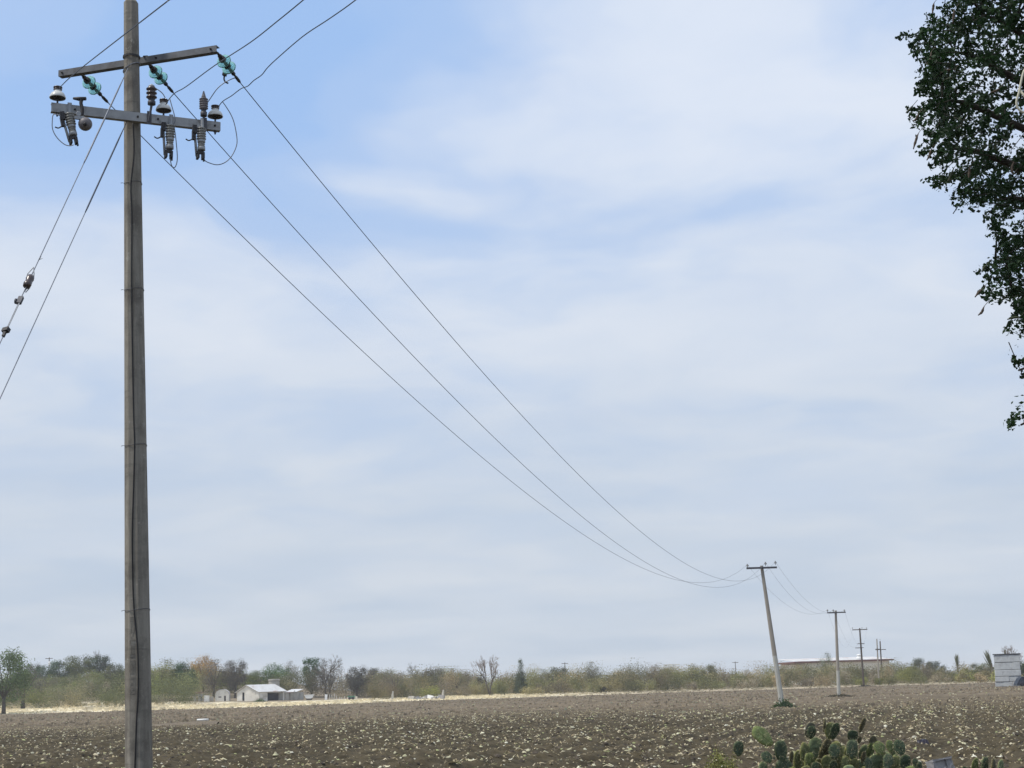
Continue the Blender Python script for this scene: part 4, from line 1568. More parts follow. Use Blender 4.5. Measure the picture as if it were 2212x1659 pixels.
make_protos()
TREE_H = {}
for k, (tr, cr, nm) in PROTO.items():
    a = np.zeros(len(cr.vertices) * 3, np.float32)
    cr.vertices.foreach_get('co', a)
    a = a.reshape(-1, 3)
    TREE_H[k] = (np.percentile(a[:, 2], 99.5), np.percentile(np.hypot(a[:, 0], a[:, 1]), 97))


def tree(kind, u, vtop, wpx, Y, color, label, name='tree', bark=(0.10, 0.085, 0.07), group=None, vbase=None, dense=None):
    """a tree standing on the terrain at depth Y whose top shows at vtop and whose crown is wpx wide"""
    top = at(u, vtop, Y)
    x = top[0]
    zb = gz(x, Y)
    h = top[2] - zb
    s = h / TREE_H[kind][0]
    sw = (wpx / FPX * Y) / (2 * TREE_H[kind][1])
    t = thing(name, (x, Y, zb), label, 'tree', group)
    t.scale = (sw, sw, s)
    t.rotation_euler = (0, 0, (u * 1.7) % 6.28)
    tr, cr, nm = PROTO[kind]
    local_part('trunk', tr, t, bark)
    local_part(nm if nm == 'crown' else 'branches', cr, t, color if max(color) > 0.16 else tuple(x * 1.15 for x in color))
    return t


GREEN = (0.062, 0.130, 0.030)
DKGREEN = (0.048, 0.088, 0.036)
OLIVE = (0.178, 0.177, 0.081)
YGREEN = (0.194, 0.203, 0.063)
GREY = (0.225, 0.203, 0.167)
GREYPINK = (0.310, 0.256, 0.223)
TAN = (0.326, 0.263, 0.160)
ORANGE = (0.434, 0.263, 0.084)
GT = 'trees along the far edge of the field'
TREES = [
    ('round_b', 12, 1406, 118, 258, (0.105, 0.150, 0.052), 'broad tree with a fresh green crown and dark forked trunk at the left edge', 'broadleaf_tree'),
    ('thin', 52, 1440, 120, 284, (0.165, 0.155, 0.115), 'grey-green wispy bushy tree just right of the fresh green one at the left edge', 'broadleaf_tree'),
    ('round_b', 72, 1434, 40, 372, (0.09, 0.085, 0.06), 'small brownish round tree on the left rise, left of the distant pole', 'broadleaf_tree'),
    ('round_b', 92, 1437, 36, 368, DKGREEN, 'little dark green tree touching the distant pole on the left rise', 'broadleaf_tree'),
    ('round_b', 132, 1427, 66, 372, DKGREEN, 'dark green tree on the left rise just right of the distant pole', 'broadleaf_tree'),
    ('round_b', 172, 1416, 76, 370, (0.10, 0.115, 0.045), 'wide yellow-green topped tree crowning the left rise', 'broadleaf_tree'),
    ('round_b', 212, 1416, 64, 372, (0.05, 0.072, 0.042), 'dark blue-green tree at the right of the left rise', 'broadleaf_tree'),
    ('bare_b', 208, 1404, 26, 380, GREY, 'thin leafless treetop poking above the left rise', 'bare_tree'),
    ('round_b', 248, 1434, 44, 330, (0.09, 0.10, 0.045), 'olive tree just left of the near concrete pole', 'broadleaf_tree'),
    ('thin', 345, 1424, 90, 305, YGREEN, 'tall pale olive tree just right of the near concrete pole', 'broadleaf_tree'),
    ('round_b', 398, 1431, 62, 308, DKGREEN, 'dark green round tree between the near pole and the orange-tinted tree', 'broadleaf_tree'),
    ('round_a', 440, 1416, 62, 330, ORANGE, 'tree with an orange-yellow top above the little white hut', 'broadleaf_tree'),
    ('thin', 462, 1425, 70, 318, (0.17, 0.145, 0.10), 'greyish brown tree behind the little arched hut', 'broadleaf_tree'),
    ('round_b', 508, 1426, 58, 318, (0.105, 0.092, 0.07), 'brown-grey dense tree left of the barn roof', 'broadleaf_tree'),
    ('round_c', 556, 1448, 64, 335, (0.130, 0.165, 0.045), 'yellow-green tree directly behind the barn ridge', 'broadleaf_tree'),
    ('round_a', 598, 1434, 74, 338, GREEN, 'broad green tree behind the barn and water tank', 'broadleaf_tree'),
    ('thin', 628, 1428, 40, 350, GREY, 'thin greyish treetop above the broad green tree behind the barn', 'bare_tree'),
    ('tall', 672, 1421, 46, 330, (0.040, 0.095, 0.030), 'tall dark green tree right of the barn', 'broadleaf_tree'),
    ('bare_a', 706, 1416, 64, 322, GREY, 'tall grey leafless tree beside the dark green one right of the barn', 'bare_tree'),
    ('thin', 712, 1424, 58, 326, (0.16, 0.155, 0.135), 'feathery grey-green tree right of the barn trees', 'broadleaf_tree'),
    ('round_b', 770, 1440, 54, 320, (0.085, 0.082, 0.068), 'dusky grey-green tree left of the green trailer\'s right side', 'broadleaf_tree'),
    ('round_b', 812, 1443, 50, 330, (0.075, 0.072, 0.062), 'dark grey tree with a slanting top right of the green trailer', 'broadleaf_tree'),
    ('thin', 852, 1446, 78, 300, (0.20, 0.175, 0.125), 'pale tan half-bare tree on a dark trunk in the middle left', 'broadleaf_tree'),
    ('bare_a', 893, 1432, 36, 325, GREY, 'rounded bare grey treetop just right of the pale tan tree', 'bare_tree'),
    ('round_b', 935, 1443, 60, 318, (0.13, 0.115, 0.088), 'brown-grey round tree left of the two-trunked bare tree', 'broadleaf_tree'),
    ('thin', 985, 1445, 52, 315, OLIVE, 'light olive tree left of the two-trunked bare tree', 'broadleaf_tree'),
    ('bare_b', 1056, 1416, 70, 296, GREYPINK, 'tallest two-trunked leafless pinkish tree in the middle of the tree line', 'bare_tree'),
    ('cone', 1123, 1426, 30, 300, (0.085, 0.105, 0.065), 'narrow dark evergreen right of the two-trunked bare tree', 'conifer_tree'),
    ('thin', 1165, 1446, 50, 305, OLIVE, 'small olive tree right of the narrow evergreen', 'broadleaf_tree'),
    ('round_b', 1202, 1441, 56, 312, (0.10, 0.10, 0.056), 'mid olive tree below the tiny distant pole', 'broadleaf_tree'),
    ('thin', 1278, 1430, 44, 305, (0.15, 0.145, 0.10), 'thin tall greyish olive tree with a ragged top in the centre right', 'broadleaf_tree'),
    ('thin', 1345, 1442, 70, 312, TAN, 'brownish sparse tree in the centre right', 'broadleaf_tree'),
    ('bare_c', 1400, 1436, 58, 318, GREYPINK, 'pale leafless treetop rising behind the centre-right scrub', 'bare_tree'),
    ('round_b', 1440, 1444, 50, 310, OLIVE, 'dense olive tree between the centre and the leaning pole', 'broadleaf_tree'),
    ('thin', 1498, 1437, 60, 308, YGREEN, 'yellowish olive tree left of the leaning pole', 'broadleaf_tree'),
    ('round_b', 1530, 1436, 40, 312, OLIVE, 'bushy olive tree with twin tops left of the leaning pole', 'broadleaf_tree'),
    ('thin', 1604, 1447, 46, 310, TAN, 'tan scrubby tree just left of the leaning pole', 'broadleaf_tree'),
    ('thin', 1782, 1410, 40, 405, (0.13, 0.155, 0.085), 'pale feathery tree in front of the long cream building', 'broadleaf_tree'),
    ('round_a', 1952, 1450, 32, 330, DKGREEN, 'small dark round tree right of the long cream building', 'broadleaf_tree'),
    ('round_b', 1990, 1422, 58, 345, (0.075, 0.085, 0.05), 'dark olive tree group top right of the cream building', 'broadleaf_tree'),
    ('round_b', 2020, 1428, 46, 348, (0.06, 0.075, 0.05), 'dark rounded tree left of the spiky pale plants', 'broadleaf_tree'),
    ('round_b', 2120, 1432, 56, 315, (0.11, 0.12, 0.05), 'olive tree touching the left side of the block tower', 'broadleaf_tree'),
    ('bare_c', 2196, 1394, 80, 270, GREYPINK, 'leafless mauve-grey tree behind the block tower at the right edge', 'bare_tree'),
    ('round_b', 2216, 1425, 60, 255, (0.05, 0.07, 0.035), 'dark green tree at the right edge beside the block tower', 'broadleaf_tree'),
]
for kd, u, vt, w, Y, c, lab, nm in TREES:
    tree(kd, u, vt, w, Y, c, lab, nm, group=GT)

# spiky pale plants by the block tower (tall leaf blades)
for u, vt, Y, lab in ((2066, 1410, 320, 'pair of pale spiky leaf plumes above the scrub, farther from the block tower'), (2139, 1400, 300, 'tall pale leaf plume leaning out left of the block tower'), (2170, 1398, 300, 'upright pale leaf plumes behind the top of the block tower')):
    rng = np.random.default_rng(u)
    tp = at(u, vt, Y)
    b = np.array([tp[0], Y, gz(tp[0], Y)])
    h = tp[2] - b[2]
    t = thing('spiky_plant', b, lab, 'plant', 'spiky plants at the right')
    part('stem', MB().tube([b - np.array([0, 0, 0.1]), b + np.array([0, 0, h * 0.55])], [0.22, 0.14], 6), M['bark'], t, color=(0.16, 0.13, 0.09))
    V, F, k = [], [], 0
    for i in range(26):
        a = rng.uniform(0, 6.28)
        le = rng.uniform(0, 0.32)
        d = np.array([math.cos(a) * le, math.sin(a) * le, 1.0])
        if u == 2139:
            d[0] -= 0.35
        s = np.array([-math.sin(a), math.cos(a), 0]) * 0.09
        p = np.array([0, 0, h * rng.uniform(0.3, 0.6)])
        L = (h - p[2]) * rng.uniform(0.65, 1.0)
        V += [p - s, p + s, p + d * L * 0.6 + s * 1.2, p + d * L, p + d * L * 0.6 - s * 1.2]
        F.append([k, k + 1, k + 2, k + 3, k + 4])
        k += 5
    for blade in range(0, len(F)):
        pass
    me = mesh_np('leaves', np.array(V), np.array(F), M['foliage'], False, np.repeat(rng.uniform(0.8, 1.2, (26, 1)), 5, 0) * np.ones((1, 3)))
    local_part('leaves', me, t, (0.17, 0.18, 0.09))


def build_scrub():
    """the thicket behind the field reads as one mass of bushes"""
    rng = np.random.default_rng(123)
    PU = [-60, 0, 100, 270, 340, 420, 520, 600, 700, 800, 900, 1000, 1100, 1200, 1300, 1400, 1500, 1600, 1700, 1800, 1900, 2000, 2100, 2150, 2212, 2300]
    PT = [1460, 1462, 1460, 1446, 1440, 1440, 1446, 1458, 1446, 1450, 1450, 1452, 1454, 1448, 1444, 1442, 1441, 1440, 1435, 1434, 1438, 1440, 1440, 1438, 1432, 1432]
    allV, allF, allC = [], [], []
    nb = 0
    bushes = []
    for layer, (ydist, cnt) in enumerate(((26, 78), (38, 88), (56, 100), (84, 105))):
        for k in range(cnt):
            u = -60 + 2380 * (k + rng.uniform(-0.3, 0.3)) / cnt
            bushes.append((u, ydist + rng.uniform(-7, 9), layer))
    for k in range(64):
        bushes.append((270 + 760 * (k + rng.uniform(-0.4, 0.4)) / 64, 72 + rng.uniform(-10, 16), 9))
    for k in range(30):
        bushes.append((55 + 215 * (k + rng.uniform(-0.4, 0.4)) / 30, 96 + rng.uniform(-14, 22), 8))
    for u, yd, layer in bushes:
        x = (u - 1106) / FPX * 310
        Y = edge_y(x) + yd * (0.75 if x > 0 else 1.0)
        x = (u - 1106) / FPX * Y - 0.02 * 0
        if 405 < u < 800 and Y < 322:
            continue
        if 62 < u < 262 and layer and rng.random() < 0.12:
            continue
        zb_ = gz(x, Y)
        vt = np.interp(u, PU, PT) + 26 * (0.5 - float(fbm(np.array([u * 0.021]), np.array([layer * 7.3]), 15, 3)[0]))
        ztop = at(u, vt, Y)[2]
        if layer == 9:
            ztop = zb_ + (at(u, 1440 + rng.uniform(-6, 14), Y)[2] - zb_) * 0.95
        elif layer == 0:
            ztop = zb_ + (ztop - zb_) * rng.uniform(0.4, 0.95)
        else:
            ztop = zb_ + (ztop - zb_) * rng.uniform(0.85, 1.32)
        h = max(ztop - zb_, 0.8)
        if 62 < u < 262 and layer:
            h = min(h, rng.uniform(2.2, 4.6))
        rx = max(1.3, h * rng.uniform(0.5, 0.95))
        n = int(520 + 270 * h)
        cl = rng.integers(5, 9)
        cc = rng.uniform(-1, 1, (cl, 3)) * np.array([rx * 0.72, rx * 0.72, h * 0.30]) + np.array([0, 0, h * 0.47])
        cc[:, 2] *= 1 - 0.35 * (np.hypot(cc[:, 0], cc[:, 1]) / rx) ** 2
        w = rng.integers(0, cl, n)
        C = cc[w] + np.clip(rng.normal(0, 1, (n, 3)), -1.7, 1.7) * np.array([rx * 0.24, rx * 0.24, h * 0.16])
        C[:, 2] = np.maximum(C[:, 2], 0.05)
        nd = (C - cc[w]) / np.array([rx * 0.27, rx * 0.27, h * 0.19])
        nd = nd / (np.linalg.norm(nd, axis=1)[:, None] + 1e-6) + 0.8 * (C - np.array([0, 0, h * 0.45])) / max(rx, h * 0.5) + np.array([0, 0, 0.25])
        C += np.array([x, Y, zb_])
        V, F = rand_quads(C, 0.195 * rng.uniform(0.5, 1.4, n), rng, 0.6, nd)
        pal = np.array([OLIVE, (0.23, 0.205, 0.105), TAN, (0.23, 0.20, 0.135), YGREEN, (0.125, 0.130, 0.062), (0.27, 0.235, 0.17), (0.17, 0.175, 0.08)])
        pr = np.array([0.22, 0.10, 0.07, 0.08, 0.14, 0.22, 0.05, 0.12]) if u < 640 else (np.array([0.10, 0.15, 0.12, 0.22, 0.06, 0.13, 0.18, 0.04]) if u < 1000 else np.array([0.21, 0.17, 0.13, 0.12, 0.12, 0.11, 0.06, 0.08]))
        pr = pr / pr.sum()
        col = pal[rng.choice(8, p=pr)]
        col = col * (np.array([1.17, 1.14, 1.08]) if u > 1000 else (np.array([1.12, 1.10, 1.06]) if u > 640 else np.array([1.02, 1.10, 0.95])))
        tint = col * rng.uniform(0.7, 1.3) * rng.uniform(0.7, 1.25, (cl, 1))[w] * rng.uniform(0.8, 1.2, (n, 1))
        allV.append(V)
        allF.append(F + nb)
        allC.append(np.repeat(tint, 4, 0))
        nb += len(V)
    me = mesh_np('scrub', np.concatenate(allV), np.concatenate(allF), M['litter'], False, np.concatenate(allC))
    o = link(bpy.data.objects.new('scrub', me))
    tag(o, 'belt of dry olive and tan scrub behind the field', 'scrub', None, 'stuff')


build_scrub()


# ------------------------------------------------------------------ farm buildings on the left
def gpt(u, Y):
    """ground point under picture column u at depth Y"""
    for _ in range(1):
        x = at(u, 1500, Y)[0]
    return np.array([x, Y, gz(x, Y)])


def wall(a, b, h, th, openings=()):
    """upright slab from a to b with rectangular openings (f0, f1, z0, z1)"""
    mb = MB()
    a, b = np.array(a, float), np.array(b, float)
    L = np.linalg.norm((b - a)[:2])
    d = (b - a) / L
    n = np.array([d[1], -d[0], 0]) * th
    z0 = min(a[2], b[2])
    xs = sorted({0.0, 1.0, *[o[0] for o in openings], *[o[1] for o in openings]})
    for x0, x1 in zip(xs, xs[1:]):
        spans = [(0, h)]
        for o in openings:
            if o[0] <= x0 + 1e-6 and o[1] >= x1 - 1e-6:
                ns = []
                for s0, s1 in spans:
                    if o[2] > s0:
                        ns.append((s0, min(o[2], s1)))
                    if o[3] < s1:
                        ns.append((max(o[3], s0), s1))
                spans = ns
        for s0, s1 in spans:
            p, q = a + d * L * x0, a + d * L * x1
            p[2] = q[2] = z0
            mb.quad3(p + [0, 0, s0], q + [0, 0, s0], q + [0, 0, s1], p + [0, 0, s1], -n)
    return mb


def build_barn():
    Yb = 300.0
    A = gpt(512, Yb)                 # left corner of the gable
    B = gpt(558.5, Yb - 2.0)         # corner between gable and long side
    A = np.array([A[0], Yb, 0])
    B = np.array([B[0], Yb - 1.2, 0])
    z = gz(*((A + B) / 2)[:2]) - 0.15
    A[2] = B[2] = z
    g = (B - A) / np.linalg.norm(B - A)
    W = np.linalg.norm(B - A)
    back = np.array([-g[1], g[0], 0])
    side = (back * 0.80 + g * 0.60)
    side /= np.linalg.norm(side)
    L = 5.6
    eave = at(558, 1495, Yb)[2] - z
    apex = at(534, 1480.5, Yb)[2] - z
    t = thing('barn', (A + B) / 2, 'old whitewashed barn with a tin gable roof and a dark open bay', 'barn')
    door = (0.235, 0.335, 0.25, 2.1)
    part('gable_wall', wall(A, B, eave, 0.22, [door]), M['whitewall'], t)
    m_ = (A + B) / 2 - g * W * 0.03
    tri = MB()
    up = np.array([0, 0, 1.0])
    a, b, c = A + up * (eave + 0.003), B + up * (eave + 0.003), m_ + up * apex
    tri.add([a, b, c, a + back * 0.22, b + back * 0.22, c + back * 0.22], [(0, 1, 2), (5, 4, 3), (0, 3, 4, 1), (1, 4, 5, 2), (2, 5, 3, 0)])
    part('gable_peak', tri, M['whitewall'], t)
    C = B + side * L
    part('side_wall', wall(B + back * 0.26 + g * 0.02, C, eave - 0.06, 0.2, [(0.30, 0.93, 0.0, eave - 0.16)]), M['whitewall'], t)
    D = A + side * L
    part('back_wall', wall(C, D, eave - 0.1, 0.2), M['graywall'], t)
    # roof, two slopes of tin sheets
    ov = 0.35
    nsh = 9
    for s, (e0) in ((1, B), (-1, A)):
        for k in range(nsh):
            f0, f1 = k / nsh, (k + 0.985) / nsh
            P0 = m_ + up * (apex + 0.05) - side * ov
            E0 = e0 + g * s * 0.18 + up * (eave - 0.02) - side * ov
            v = side * (L + 2 * ov)
            dz = up * (0.012 * (k % 2))
            part('roof_sheet', MB().quad3(P0 + v * f0 + dz, P0 + v * f1 + dz, E0 + v * f1 + dz, E0 + v * f0 + dz, up * 0.05), M['tin'], t)
    # dark door leaf set back, upright dark panel painting in the bay's shade
    p = A + g * W * 0.285 + back * 0.16 + up * 1.15
    part('door', MB().box((W * 0.11, 0.06, 1.95), frame(p, (0, 0, 1), g)), M['dark_inside'], t)
    q = B + side * L * 0.58 + back * 0.2 - g * 0.15 + up * (eave - 0.5) / 2
    inn = np.array([-side[1], side[0], 0])
    part('bay_shade_panel', MB().box((L * 0.75, 0.08, eave - 0.2), frame(q + inn * 0.7, (0, 0, 1), side)), M['dark_inside'], t)
    # lean-to extension to the right
    E = C + g * 0.1
    F_ = E + np.array([2.2, 0.7, 0])
    part('annex_wall', wall(E, F_, eave - 0.25, 0.2, [(0.30, 0.42, 0.0, 1.9)]), M['graywall'], t)
    part('annex_roof', MB().quad3(E + up * (eave - 0.2) - back * 0.4, F_ + up * (eave - 0.2) - back * 0.4, F_ + up * (eave + 0.3) + back * 3, E + up * (eave + 0.3) + back * 3, up * 0.06), M['tin'], t)
    part('annex_end', wall(F_, F_ + back * 3, eave - 0.25, 0.2), M['graywall'], t)
    return z, eave, apex, g, back, C


bz, be, bap, bg_, bb_, bC = build_barn()


def build_hut():
    Y = 301.0
    A, B = gpt(465, Y), gpt(495, Y + 0.3)
    z = gz(*A[:2]) - 0.1
    A[2] = B[2] = z
    d = (B - A) / np.linalg.norm(B - A)
    W = np.linalg.norm(B - A)
    back = np.array([-d[1], d[0], 0])
    up = np.array([0, 0, 1.0])
    hs = at(480, 1501.5, Y)[2] - z
    hp = at(480, 1490, Y)[2] - z
    t = thing('arched_hut', (A + B) / 2, 'little white hut with a rounded roof left of the barn', 'hut')
    part('front_wall', wall(A, B, hs, 0.2, [(0.22, 0.44, 0.75, hs - 0.25), (0.64, 0.76, 0.0, hs - 0.15)]), M['whitewall'], t)
    n = 12
    arc = [A + d * W * (0.5 - 0.5 * math.cos(math.pi * i / n)) + up * (hs + 0.003 + (hp - hs) * math.sin(math.pi * i / n)) for i in range(n + 1)]
    mb = MB()
    mb.add(arc + [p + back * 0.2 for p in arc], [tuple(range(n + 1)), tuple(range(2 * n + 1, n, -1))] + [(i, i + 1, n + 2 + i, n + 1 + i) for i in range(n)])
    part('arched_gable', mb, M['whitewall'], t)
    mb = MB()
    for i in range(n):
        a, b = arc[i] + up * 0.02 - back * 0.1, arc[i + 1] + up * 0.02 - back * 0.1
        mb.quad3(a, b, b + back * 3.6, a + back * 3.6, up * 0.07)
    part('arched_roof', mb, M['tin'], t)
    part('side_wall', wall(B + back * 0.22, B + back * 3.4, hs, 0.15), M['graywall'], t)
    part('side_wall', wall(A + back * 3.4, A + back * 0.22, hs, 0.15), M['graywall'], t)
    part('window_pane', MB().box((W * 0.21, 0.04, hs - 1.02), frame(A + d * W * 0.33 + back * 0.15 + up * (hs + 0.5) / 2, (0, 0, 1), d)), M['dark_inside'], t)
    part('door', MB().box((W * 0.115, 0.04, hs - 0.17), frame(A + d * W * 0.70 + back * 0.15 + up * (hs - 0.15) / 2, (0, 0, 1), d)), M['dark_inside'], t)


build_hut()


def simple_box_thing(name, u0, u1, vtop, Y, depth, mat, label, cat, roof=None, extra=None):
    A, B = gpt(u0, Y), gpt(u1, Y)
    z = gz(*A[:2]) - 0.05
    h = at((u0 + u1) / 2, vtop, Y)[2] - z
    t = thing(name, ((A[0] + B[0]) / 2, Y, z), label, cat)
    w = B[0] - A[0]
    return t, w, h, z


# white door-like cabinet, ruined shed wall, fence panel
t, w, h, z = simple_box_thing('white_cabinet', 441.3, 451.9, 1502.5, 299, 0.7, None, 'upright white cabinet standing in the open left of the arched hut', 'cabinet')
c = np.array(t.location)
part('body', MB().box((w, 0.6, h), frame(c + [0, 0, h / 2], (0, 0, 1))), M['white'], t)
part('door_panel', MB().box((w * 0.92, 0.04, h * 0.62), frame(c + [0, -0.325, h * 0.64], (0, 0, 1))), M['white'], t)
part('door_panel', MB().box((w * 0.92, 0.04, h * 0.28), frame(c + [0, -0.325, h * 0.16], (0, 0, 1))), M['white'], t)
t, w, h, z = simple_box_thing('ruined_shed', 418, 432.6, 1495.5, 300, 2, None, 'small crumbling grey-brown shed at the left end of the farm buildings', 'shed')
c = np.array(t.location)
part('front_wall', wall(c + [-w / 2, 0, 0], c + [w / 2, 0, 0], h * 0.85, 0.2, [(0.35, 0.7, 0, h * 0.6)]), M['graywall'], t)
part('side_wall', wall(c + [w / 2, 0.22, 0], c + [w / 2, 2.2, 0], h * 0.8, 0.2), M['graywall'], t)
part('roof', MB().quad3(c + [-w / 2 - 0.2, -0.3, h * 0.86], c + [w / 2 + 0.2, -0.3, h * 0.90], c + [w / 2 + 0.2, 2.4, h], c + [-w / 2 - 0.2, 2.4, h * 0.96], (0, 0, 0.06)), M['redroof'], t)
t, w, h, z = simple_box_thing('plank_screen', 453.7, 461.8, 1503.5, 300, 0.1, None, 'low grey plank screen between the white cabinet and the arched hut', 'fence')
c = np.array(t.location)
for k in range(5):
    part('plank', MB().box((w / 5 * 0.86, 0.05, h * random.uniform(0.85, 1.0)), frame(c + [-w / 2 + (k + 0.5) * w / 5, 0, h * 0.46], (0, 0, 1))), M['graywall'], t)
# water tank tower behind the barn
t, w, h, z = simple_box_thing('water_tank', 580, 604, 1467, 312, 2, None, 'squat grey masonry tank rising behind the barn roof', 'water tank')
c = np.array(t.location)
part('body', MB().lathe([(w / 2, 0), (w / 2, h - 0.3)], 18, frame(c, (0, 0, 1))), M['graywall'], t)
part('rim', MB().lathe([(w / 2 + 0.12, h - 0.3), (w / 2 + 0.14, h - 0.05), (w / 2 - 0.1, h)], 18, frame(c, (0, 0, 1))), M['graywall'], t)
# broken outbuildings right of the barn
t, w, h, z = simple_box_thing('ruined_outbuilding', 618, 641, 1492, 303, 2, None, 'ruined brown outbuilding between the barn and the white tub', 'shed')
c = np.array(t.location)
part('front_wall', wall(c + [-w / 2, 0, 0], c + [w / 2, 0, 0], h * 0.75, 0.2, [(0.05, 0.22, 0, h * 0.5), (0.45, 0.65, 0, h * 0.55)]), M['graywall'], t)
part('post', MB().box((0.22, 0.22, h), frame(c + [w / 2 - 0.4, -0.3, h / 2], (0, 0, 1))), M['graywall'], t)
part('roof', MB().quad3(c + [-w / 2, 0.1, h * 0.76], c + [w / 2 - 0.6, 0.1, h * 0.72], c + [w / 2 - 0.6, 2.5, h * 0.8], c + [-w / 2, 2.5, h * 0.86], (0, 0, 0.06)), M['redroof'], t)
# white tub / boat hull
Y = 298.0
A, B = gpt(658, Y), gpt(678, Y)
c = (A + B) / 2
w = B[0] - A[0]
t = thing('white_tub', c, 'white boat-shaped tub lying right of the farm buildings', 'tub')
prof = [(-0.5, 0.75), (-0.36, 0.25), (-0.2, 0.12), (0.2, 0.12), (0.36, 0.25), (0.5, 0.78)]
V = []
for yy_, k in ((-0.45, 1.0), (0.45, 1.0)):
    V += [c + np.array([x * w * (1 if abs(x) > 0.4 else 1), yy_, 0.18 + hh * 1.0]) for x, hh in prof]
V2 = [c + np.array([x * w, 0, 0]) for x, hh in prof]
F = [(i, i + 1, 6 + i + 1, 6 + i) for i in range(5)] + [(0, 5, 4, 3, 2, 1), (6, 7, 8, 9, 10, 11)]
part('hull', MB().add(V, F), M['white'], t)
part('rim', MB().tube([V[0], V[5], V[11], V[6], V[0]], 0.05, 5), M['white'], t)
part('trestle', MB().box((w * 0.6, 0.6, 0.34), frame(c + [0, 0, 0.14], (0, 0, 1))), M['wood_pole'], t)
# white leaning door
t, w, h, z = simple_box_thing('white_door', 701.7, 707, 1500, 299, 0.1, None, 'white door leaf standing alone between the white tub and the green trailer', 'door')
c = np.array(t.location)
part('leaf', MB().box((w, 0.08, h), frame(c + [0, 0, h / 2], (0.05, 0.1, 1))), M['white'], t)
part('post', MB().box((0.12, 0.12, h * 0.95), frame(c + [w / 2 + 0.1, 0.05, h * 0.47], (0, 0, 1))), M['wood_pole'], t)
# green trailer with pale end
t, w, h, z = simple_box_thing('green_trailer', 751, 771, 1503.5, 292, 2, None, 'small green box trailer with pale ends on the dry grass', 'trailer')
c = np.array(t.location)
part('box', MB().box((w * 0.74, 1.5, h * 0.68), frame(c + [-w * 0.08, 0, h * 0.62], (0, 0, 1))), M['green_paint'], t)
part('top_rail', MB().box((w * 0.80, 1.6, h * 0.07), frame(c + [-w * 0.08, 0, h * 0.99], (0, 0, 1))), M['green_paint'], t)
part('end_panel', MB().box((w * 0.20, 1.4, h * 0.85), frame(c + [w * 0.40, 0, h * 0.45], (0, 0, 1))), M['whitewall'], t)
part('end_panel', MB().box((w * 0.10, 0.08, h * 0.6), frame(c + [-w * 0.42, -0.80, h * 0.42], (0, 0, 1))), M['whitewall'], t)
for sx in (-0.25, 0.1):
    part('wheel', MB().lathe([(0.1, -0.09), (0.26, -0.09), (0.28, -0.05), (0.28, 0.05), (0.26, 0.09), (0.1, 0.09)], 14, frame(c + [sx * w, -0.85, 0.27], (0, 1, 0))), M['bag'], t, True)
# fence posts and broken stumps along the yard
for i, (u, vt) in enumerate(((712, 1499), (717, 1501), (722, 1498), (727, 1503), (733, 1505), (738, 1506), (744, 1504))):
    Y = 298.0
    c = gpt(u, Y)
    h = at(u, vt, Y)[2] - c[2]
    mb = MB().tube([c - [0, 0, 0.1], c + [0.03, 0, h * 0.6], c + [0.07 * (-1) ** i, 0, h]], [0.11, 0.10, 0.08], 7)
    o = part('fence_post', mb, M['graywall'], None)
    tag(o, f'weathered fence post, {["first", "second", "third", "fourth", "fifth", "sixth", "seventh"][i]} from the left between the white door and the green trailer', 'post', 'fence posts by the yard')
# pale upright stumps by the field edge
for u, vt, Y, lab in ((848, 1493, 285, 'pale broken stump under the pale tan tree'), (957, 1490, 284, 'cream-coloured stump right of the junk heap')):
    c = gpt(u, Y)
    h = at(u, vt, Y)[2] - c[2]
    t = part('stump', MB().tube([c - [0, 0, 0.1], c + [0, 0, h * 0.5], c + [0.1, 0, h]], [0.26, 0.22, 0.12], 8), M['graywall'], None)
    tag(t, lab, 'stump')
# heap of junk at the edge of the field
Y = 280.0
c = gpt(922, Y)
t = thing('junk_heap', c, 'low heap of grey and pinkish junk at the field edge, centre left', 'junk heap')
rr = random.Random(5)
for k in range(9):
    x = (k - 4) * 0.66
    sz = (rr.uniform(0.7, 1.3), rr.uniform(0.6, 1.0), rr.uniform(0.3, 0.65))
    M_ = frame(c + [x, rr.uniform(-0.3, 0.3), sz[2] * 0.45], (rr.uniform(-0.3, 0.3), rr.uniform(-0.2, 0.2), 1), (1, rr.uniform(-0.5, 0.5), 0))
    part('scrap', MB().box(sz, M_), [M['graywall'], M['concrete'], M['white'], M['galv']][[0, 1, 3, 0, 1, 2, 0, 2, 1][k]], t)
# dark burnt bushes / nest seen against the scrub
for u, v, Y, rpx, lab in ((1036, 1468, 288, 11, 'black ball of tangled twigs lodged in the two-trunked bare tree'), (1303, 1482, 292, 9, 'blackened leafless bush in the centre right scrub')):
    c = at(u, v, Y)
    rng = np.random.default_rng(int(u))
    if v > 1475:
        c[2] = gz(c[0], Y) + 0.55
    V, F = rand_quads(c + rng.normal(0, 1, (260, 3)) * rpx / FPX * Y * 0.42, 0.28, rng, 0.25)
    me = mesh_np('twig_ball', V - c, F, M['litter'], False, np.tile([[0.022, 0.020, 0.022]], (len(V), 1)))
    o = link(bpy.data.objects.new('twig_ball', me))
    o.location = c
    tag(o, lab, 'bush')

